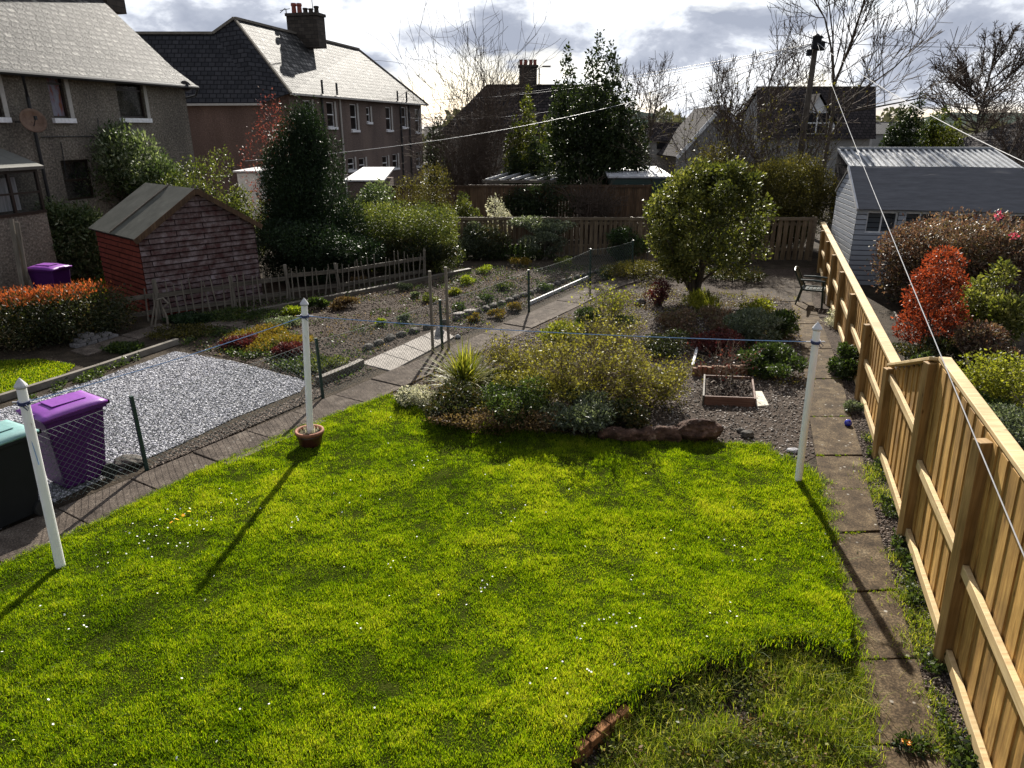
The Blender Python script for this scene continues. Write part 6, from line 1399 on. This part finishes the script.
# driftwood log and rocks at the lawn edge
def rock(label, c, d, mat, seed, name='rock', cat='rock', rz=0, sub=3, rough=.22, group=None):
    import bmesh
    bm = bmesh.new(); bmesh.ops.create_icosphere(bm, subdivisions=sub, radius=1); co = np.array([v.co for v in bm.verts]); nz = fbm(co, .9, seed)*rough+fbm(co, .35, seed+1)*rough*.4+fbm(co,.14,seed+2)*rough*.18
    R_ = Matrix.Rotation(rz,3,'Z')
    for v, k in zip(bm.verts, nz): q_ = Vector(v.co)*(1+k); v.co = R_ @ Vector((q_.x*d[0]/2, q_.y*d[1]/2, q_.z*d[2]/2))
    me = bpy.data.meshes.new(name); bm.to_mesh(me); bm.free(); autouv(me); o = link(name, me, mat); o.location = c; return props(o, label, cat, group)
M['stump'] = noisemat('weathered_stump', [(.3,(.018,.010,.007)),(.5,(.06,.032,.022)),(.62,(.12,.07,.05)),(.75,(.30,.23,.18))], 7, .9, .2, .9, 30, .03)
a = Vector(G(700,442)); rock('knobbly reddish brown stump at the right end of the bed edge', (a.x,a.y+.10,.12), (.66,.42,.38), M['stump'], 23, 'tree_stump', 'tree stump', .2, 4, .2)
b_ = MB(); a, c = Vector(G(598,444)), Vector(G(684,444)); rr_ = [.07,.10,.11,.12,.11,.13,.12]; b_.tube([a.lerp(c,i/6)+Vector((0,.12+.04*math.sin(i*2),.09+.02*math.sin(i*1.7))) for i in range(7)], rr_, 12)
o = b_.build('driftwood_log', M['stump'], smooth=True); props(o, 'long dark log lying along the front of the bed', 'log'); s_ = o.modifiers.new('s','SUBSURF'); s_.levels = s_.render_levels = 3; tx = bpy.data.textures.new('lump','CLOUDS'); tx.noise_scale = .12; dm_ = o.modifiers.new('d','DISPLACE'); dm_.texture = tx; dm_.strength = .09
for px, py, d, m_, lab in ((747,437,(.19,.14,.12),'stone_dark','dark rounded stone on the gravel below the raised bed'),(440,337,(.20,.16,.26),'stone_grey','pale pointed stone at the bend of the fence path'),(458,338,(.13,.10,.09),'stone_grey','small grey stone right of the pointed one'),(450,355,(.10,.08,.05),'stone_grey','flat pale chip among the bed plants'),(793,452,(.19,.13,.07),'stone_grey','flat grey pebble cluster at the lawn corner by the pole'),(130,465,(.42,.28,.16),'stone_dark','flat dark stone wedged beside the wire fence post'),(640,305,(.30,.22,.2),'stone_dark','brownish stone at the top of the bed'),(740,432,(.12,.09,.07),'stone_dark','small stone left of the dark rounded stone')):
    g = G(px,py); rock(lab, (g[0],g[1],d[2]*.35), d, M[m_], px)
# edge stones of the soil plot
ORD = ['first','second','third','fourth','fifth','sixth','seventh','eighth','ninth','tenth','eleventh','twelfth','thirteenth','fourteenth']
def stone_label(k): return '%s dark edging stone of the soil plot row, counted from the %s' % (ORD[k if k < 14 else 26-k], 'pale slab path end' if k < 14 else 'far fence end') if k <= 26 else 'last dark edging stone by the far fence'
ES = PG((362,352),(395,338),(420,331),(452,322),(490,309),(520,298),(560,284),(600,272)); k = 0
for a, c in zip(ES[:-1], ES[1:]):
    a, c = Vector((*a,0)), Vector((*c,0)); L_ = (c-a).length; n_ = int(L_/.34)
    for i in range(n_):
        p = a.lerp(c,(i+.5)/n_); rock(stone_label(k), (p.x,p.y,.04), (.30+random.uniform(-.06,.05),.2,.17), M['stone_dark'], k*7+1, 'edging_stone', 'stone', math.atan2((c-a).y,(c-a).x), 2, .2, 'rough stones edging the soil plot'); k += 1
for px, py in ((459,319),(470,316)): g = G(px,py); rock('pale flat slab stone topping the row of edging stones, %s' % ('left one' if px < 465 else 'right one'), (g[0],g[1],.14), (.30,.22,.05), M['slab_pale'], px, 'flat_stone', 'stone', .5, 2, .1)
ES2 = PG((225,340),(262,352),(300,366),(330,372),(365,352)); k = 0
# blue glass ball and a grey toad like ornament by the path
g = G(848,424,.05); bm_ = MB().lathe((g[0],g[1],.015), [(.01,0),(.04,.012),(.055,.045),(.05,.075),(.03,.098),(.005,.105)], 18).build('glass_ball', plain('blue_glass', (.02,.03,.35), .08, .8), smooth=True); props(bm_, 'small shiny blue ball on the path edge', 'ball')
mg = Vector(G(905,749)); t = thing('marigold', 'single orange flower in the chippings at the path edge', 'flower', tuple(mg)); V = []
vs = []; fs = []
for k in range(16):
    th = k*math.pi/8; vs += [(0,0,.06),(math.cos(th-.18)*.03,math.sin(th-.18)*.03,.072),(math.cos(th)*.038,math.sin(th)*.038,.068),(math.cos(th+.18)*.03,math.sin(th+.18)*.03,.072)]; fs.append((4*k,4*k+1,4*k+2,4*k+3))
b = MB(); b.add(vs, fs); b.build('petals', plain('orange_petal', (.8,.28,.01), .5, .3), t, True)
V, Fc, rnd, _ = leafcloud([(mg.x+.05,mg.y,.03,.14,.10,.05)], 260, .045, .35, .7, 0, .3, 12, .2); link('leaves', npmesh('leaves', V, Fc, rnd), M['green'], t)

# ------------------------------------------------------------------ telegraph pole and wires
TY = 32.0; tb = gx(801,TY); tt = Vector(at(817,36,TY)); tp_ = thing('telegraph_pole', 'dark wooden telegraph pole with drum of wires at its top', 'telegraph pole', tb)
tb0 = Vector((tt.x-.08,TY,0)); MB().tube([tb0, tt], [.16,.105], 12).build('shaft', M['bark'], tp_, smooth=True)
b = MB(); b.box((tt.x-.03,TY-.14,tt.z-.25),(.34,.16,.50)); b.box((tt.x+.22,TY-.05,tt.z-.38),(.22,.22,.34)); b.box((tt.x-.25,TY-.05,tt.z-.62),(.18,.2,.25)); b.build('junction_box', M['black'], tp_, bevel=.02)
b = MB()
for k in range(6): th = k*math.pi/3; b.tube([(tt.x,TY,tt.z-.1),(tt.x+.3*math.cos(th),TY+.3*math.sin(th),tt.z-.05)], .02, 5)
b.build('bracket', M['black'], tp_); MB().lathe((tt.x,TY,tt.z-.02), [(.11,0),(.12,.05),(.02,.12)], 10).build('cap', M['black'], tp_)
b = MB()
for k in range(8): z_ = 3+k*.45; sx = -1 if k%2 else 1; cx_ = tb0.x+(tt.x-tb0.x)*z_/tt.z; b.tube([(cx_,TY,z_),(cx_+sx*.3,TY,z_)], .014, 5)
b.build('step_iron', M['black'], tp_)
top = tt+Vector((0,-.1,-.25)); W_ = 'telephone_wire'
rope('pale service wire dropping from the pole across the summerhouse and new fence', top, at(1080,690,2.6), .0042, M['cable'], .12, W_, 'wire', 60)
rope('pale wire running from the pole to the right over the metal roof', top, at(1075,185,14), .010, M['cable'], .25, W_, 'wire', 30)
rope('thin dark wire running level from the pole to the right edge', top, at(1060,49,36), .011, M['cable_dark'], .05, W_, 'wire', 20)
rope('topmost thin wire from the pole to the long mauve house', top, at(426,104,58), .013, M['cable_dark'], .25, W_, 'wire', 30)
rope('second thin wire from the pole to the hip roofed house', top, at(418,100,54), .016, M['cable_dark'], .55, W_, 'wire', 30)
rope('third wire sagging from the pole to the mauve house gutter', top, at(410,118,50), .016, M['cable_dark'], 1.0, W_, 'wire', 30)
rope('lowest long pale wire passing in front of the mauve house and yew', top, at(245,161,22), .008, M['cable'], .75, W_, 'wire', 40)
rope('thin wire from the pole towards the white gabled house', top, at(640,128,60), .013, M['cable_dark'], .35, W_, 'wire', 20)
rope('thin wire from the pole fading left behind the bare crooked tree', top, at(560,128,62), .013, M['cable_dark'], .5, W_, 'wire', 20)
# street lamp beyond the hip roofed house
sl_ = thing('street_lamp', 'tiny far street lamp right of the sturdy chimney', 'street lamp', (at(539,90,75)[0],75,0)); x_ = at(539,90,75)[0]; z_ = at(539,68,75)[2]
MB().tube([(x_,75,0),(x_,75,z_),(x_+.4,75,z_+.15)], .07, 6).build('column', M['gutter'], sl_); MB().box((x_+.7,75,z_+.14),(.8,.25,.14)).build('lamp_head', M['concrete'], sl_, bevel=.03)
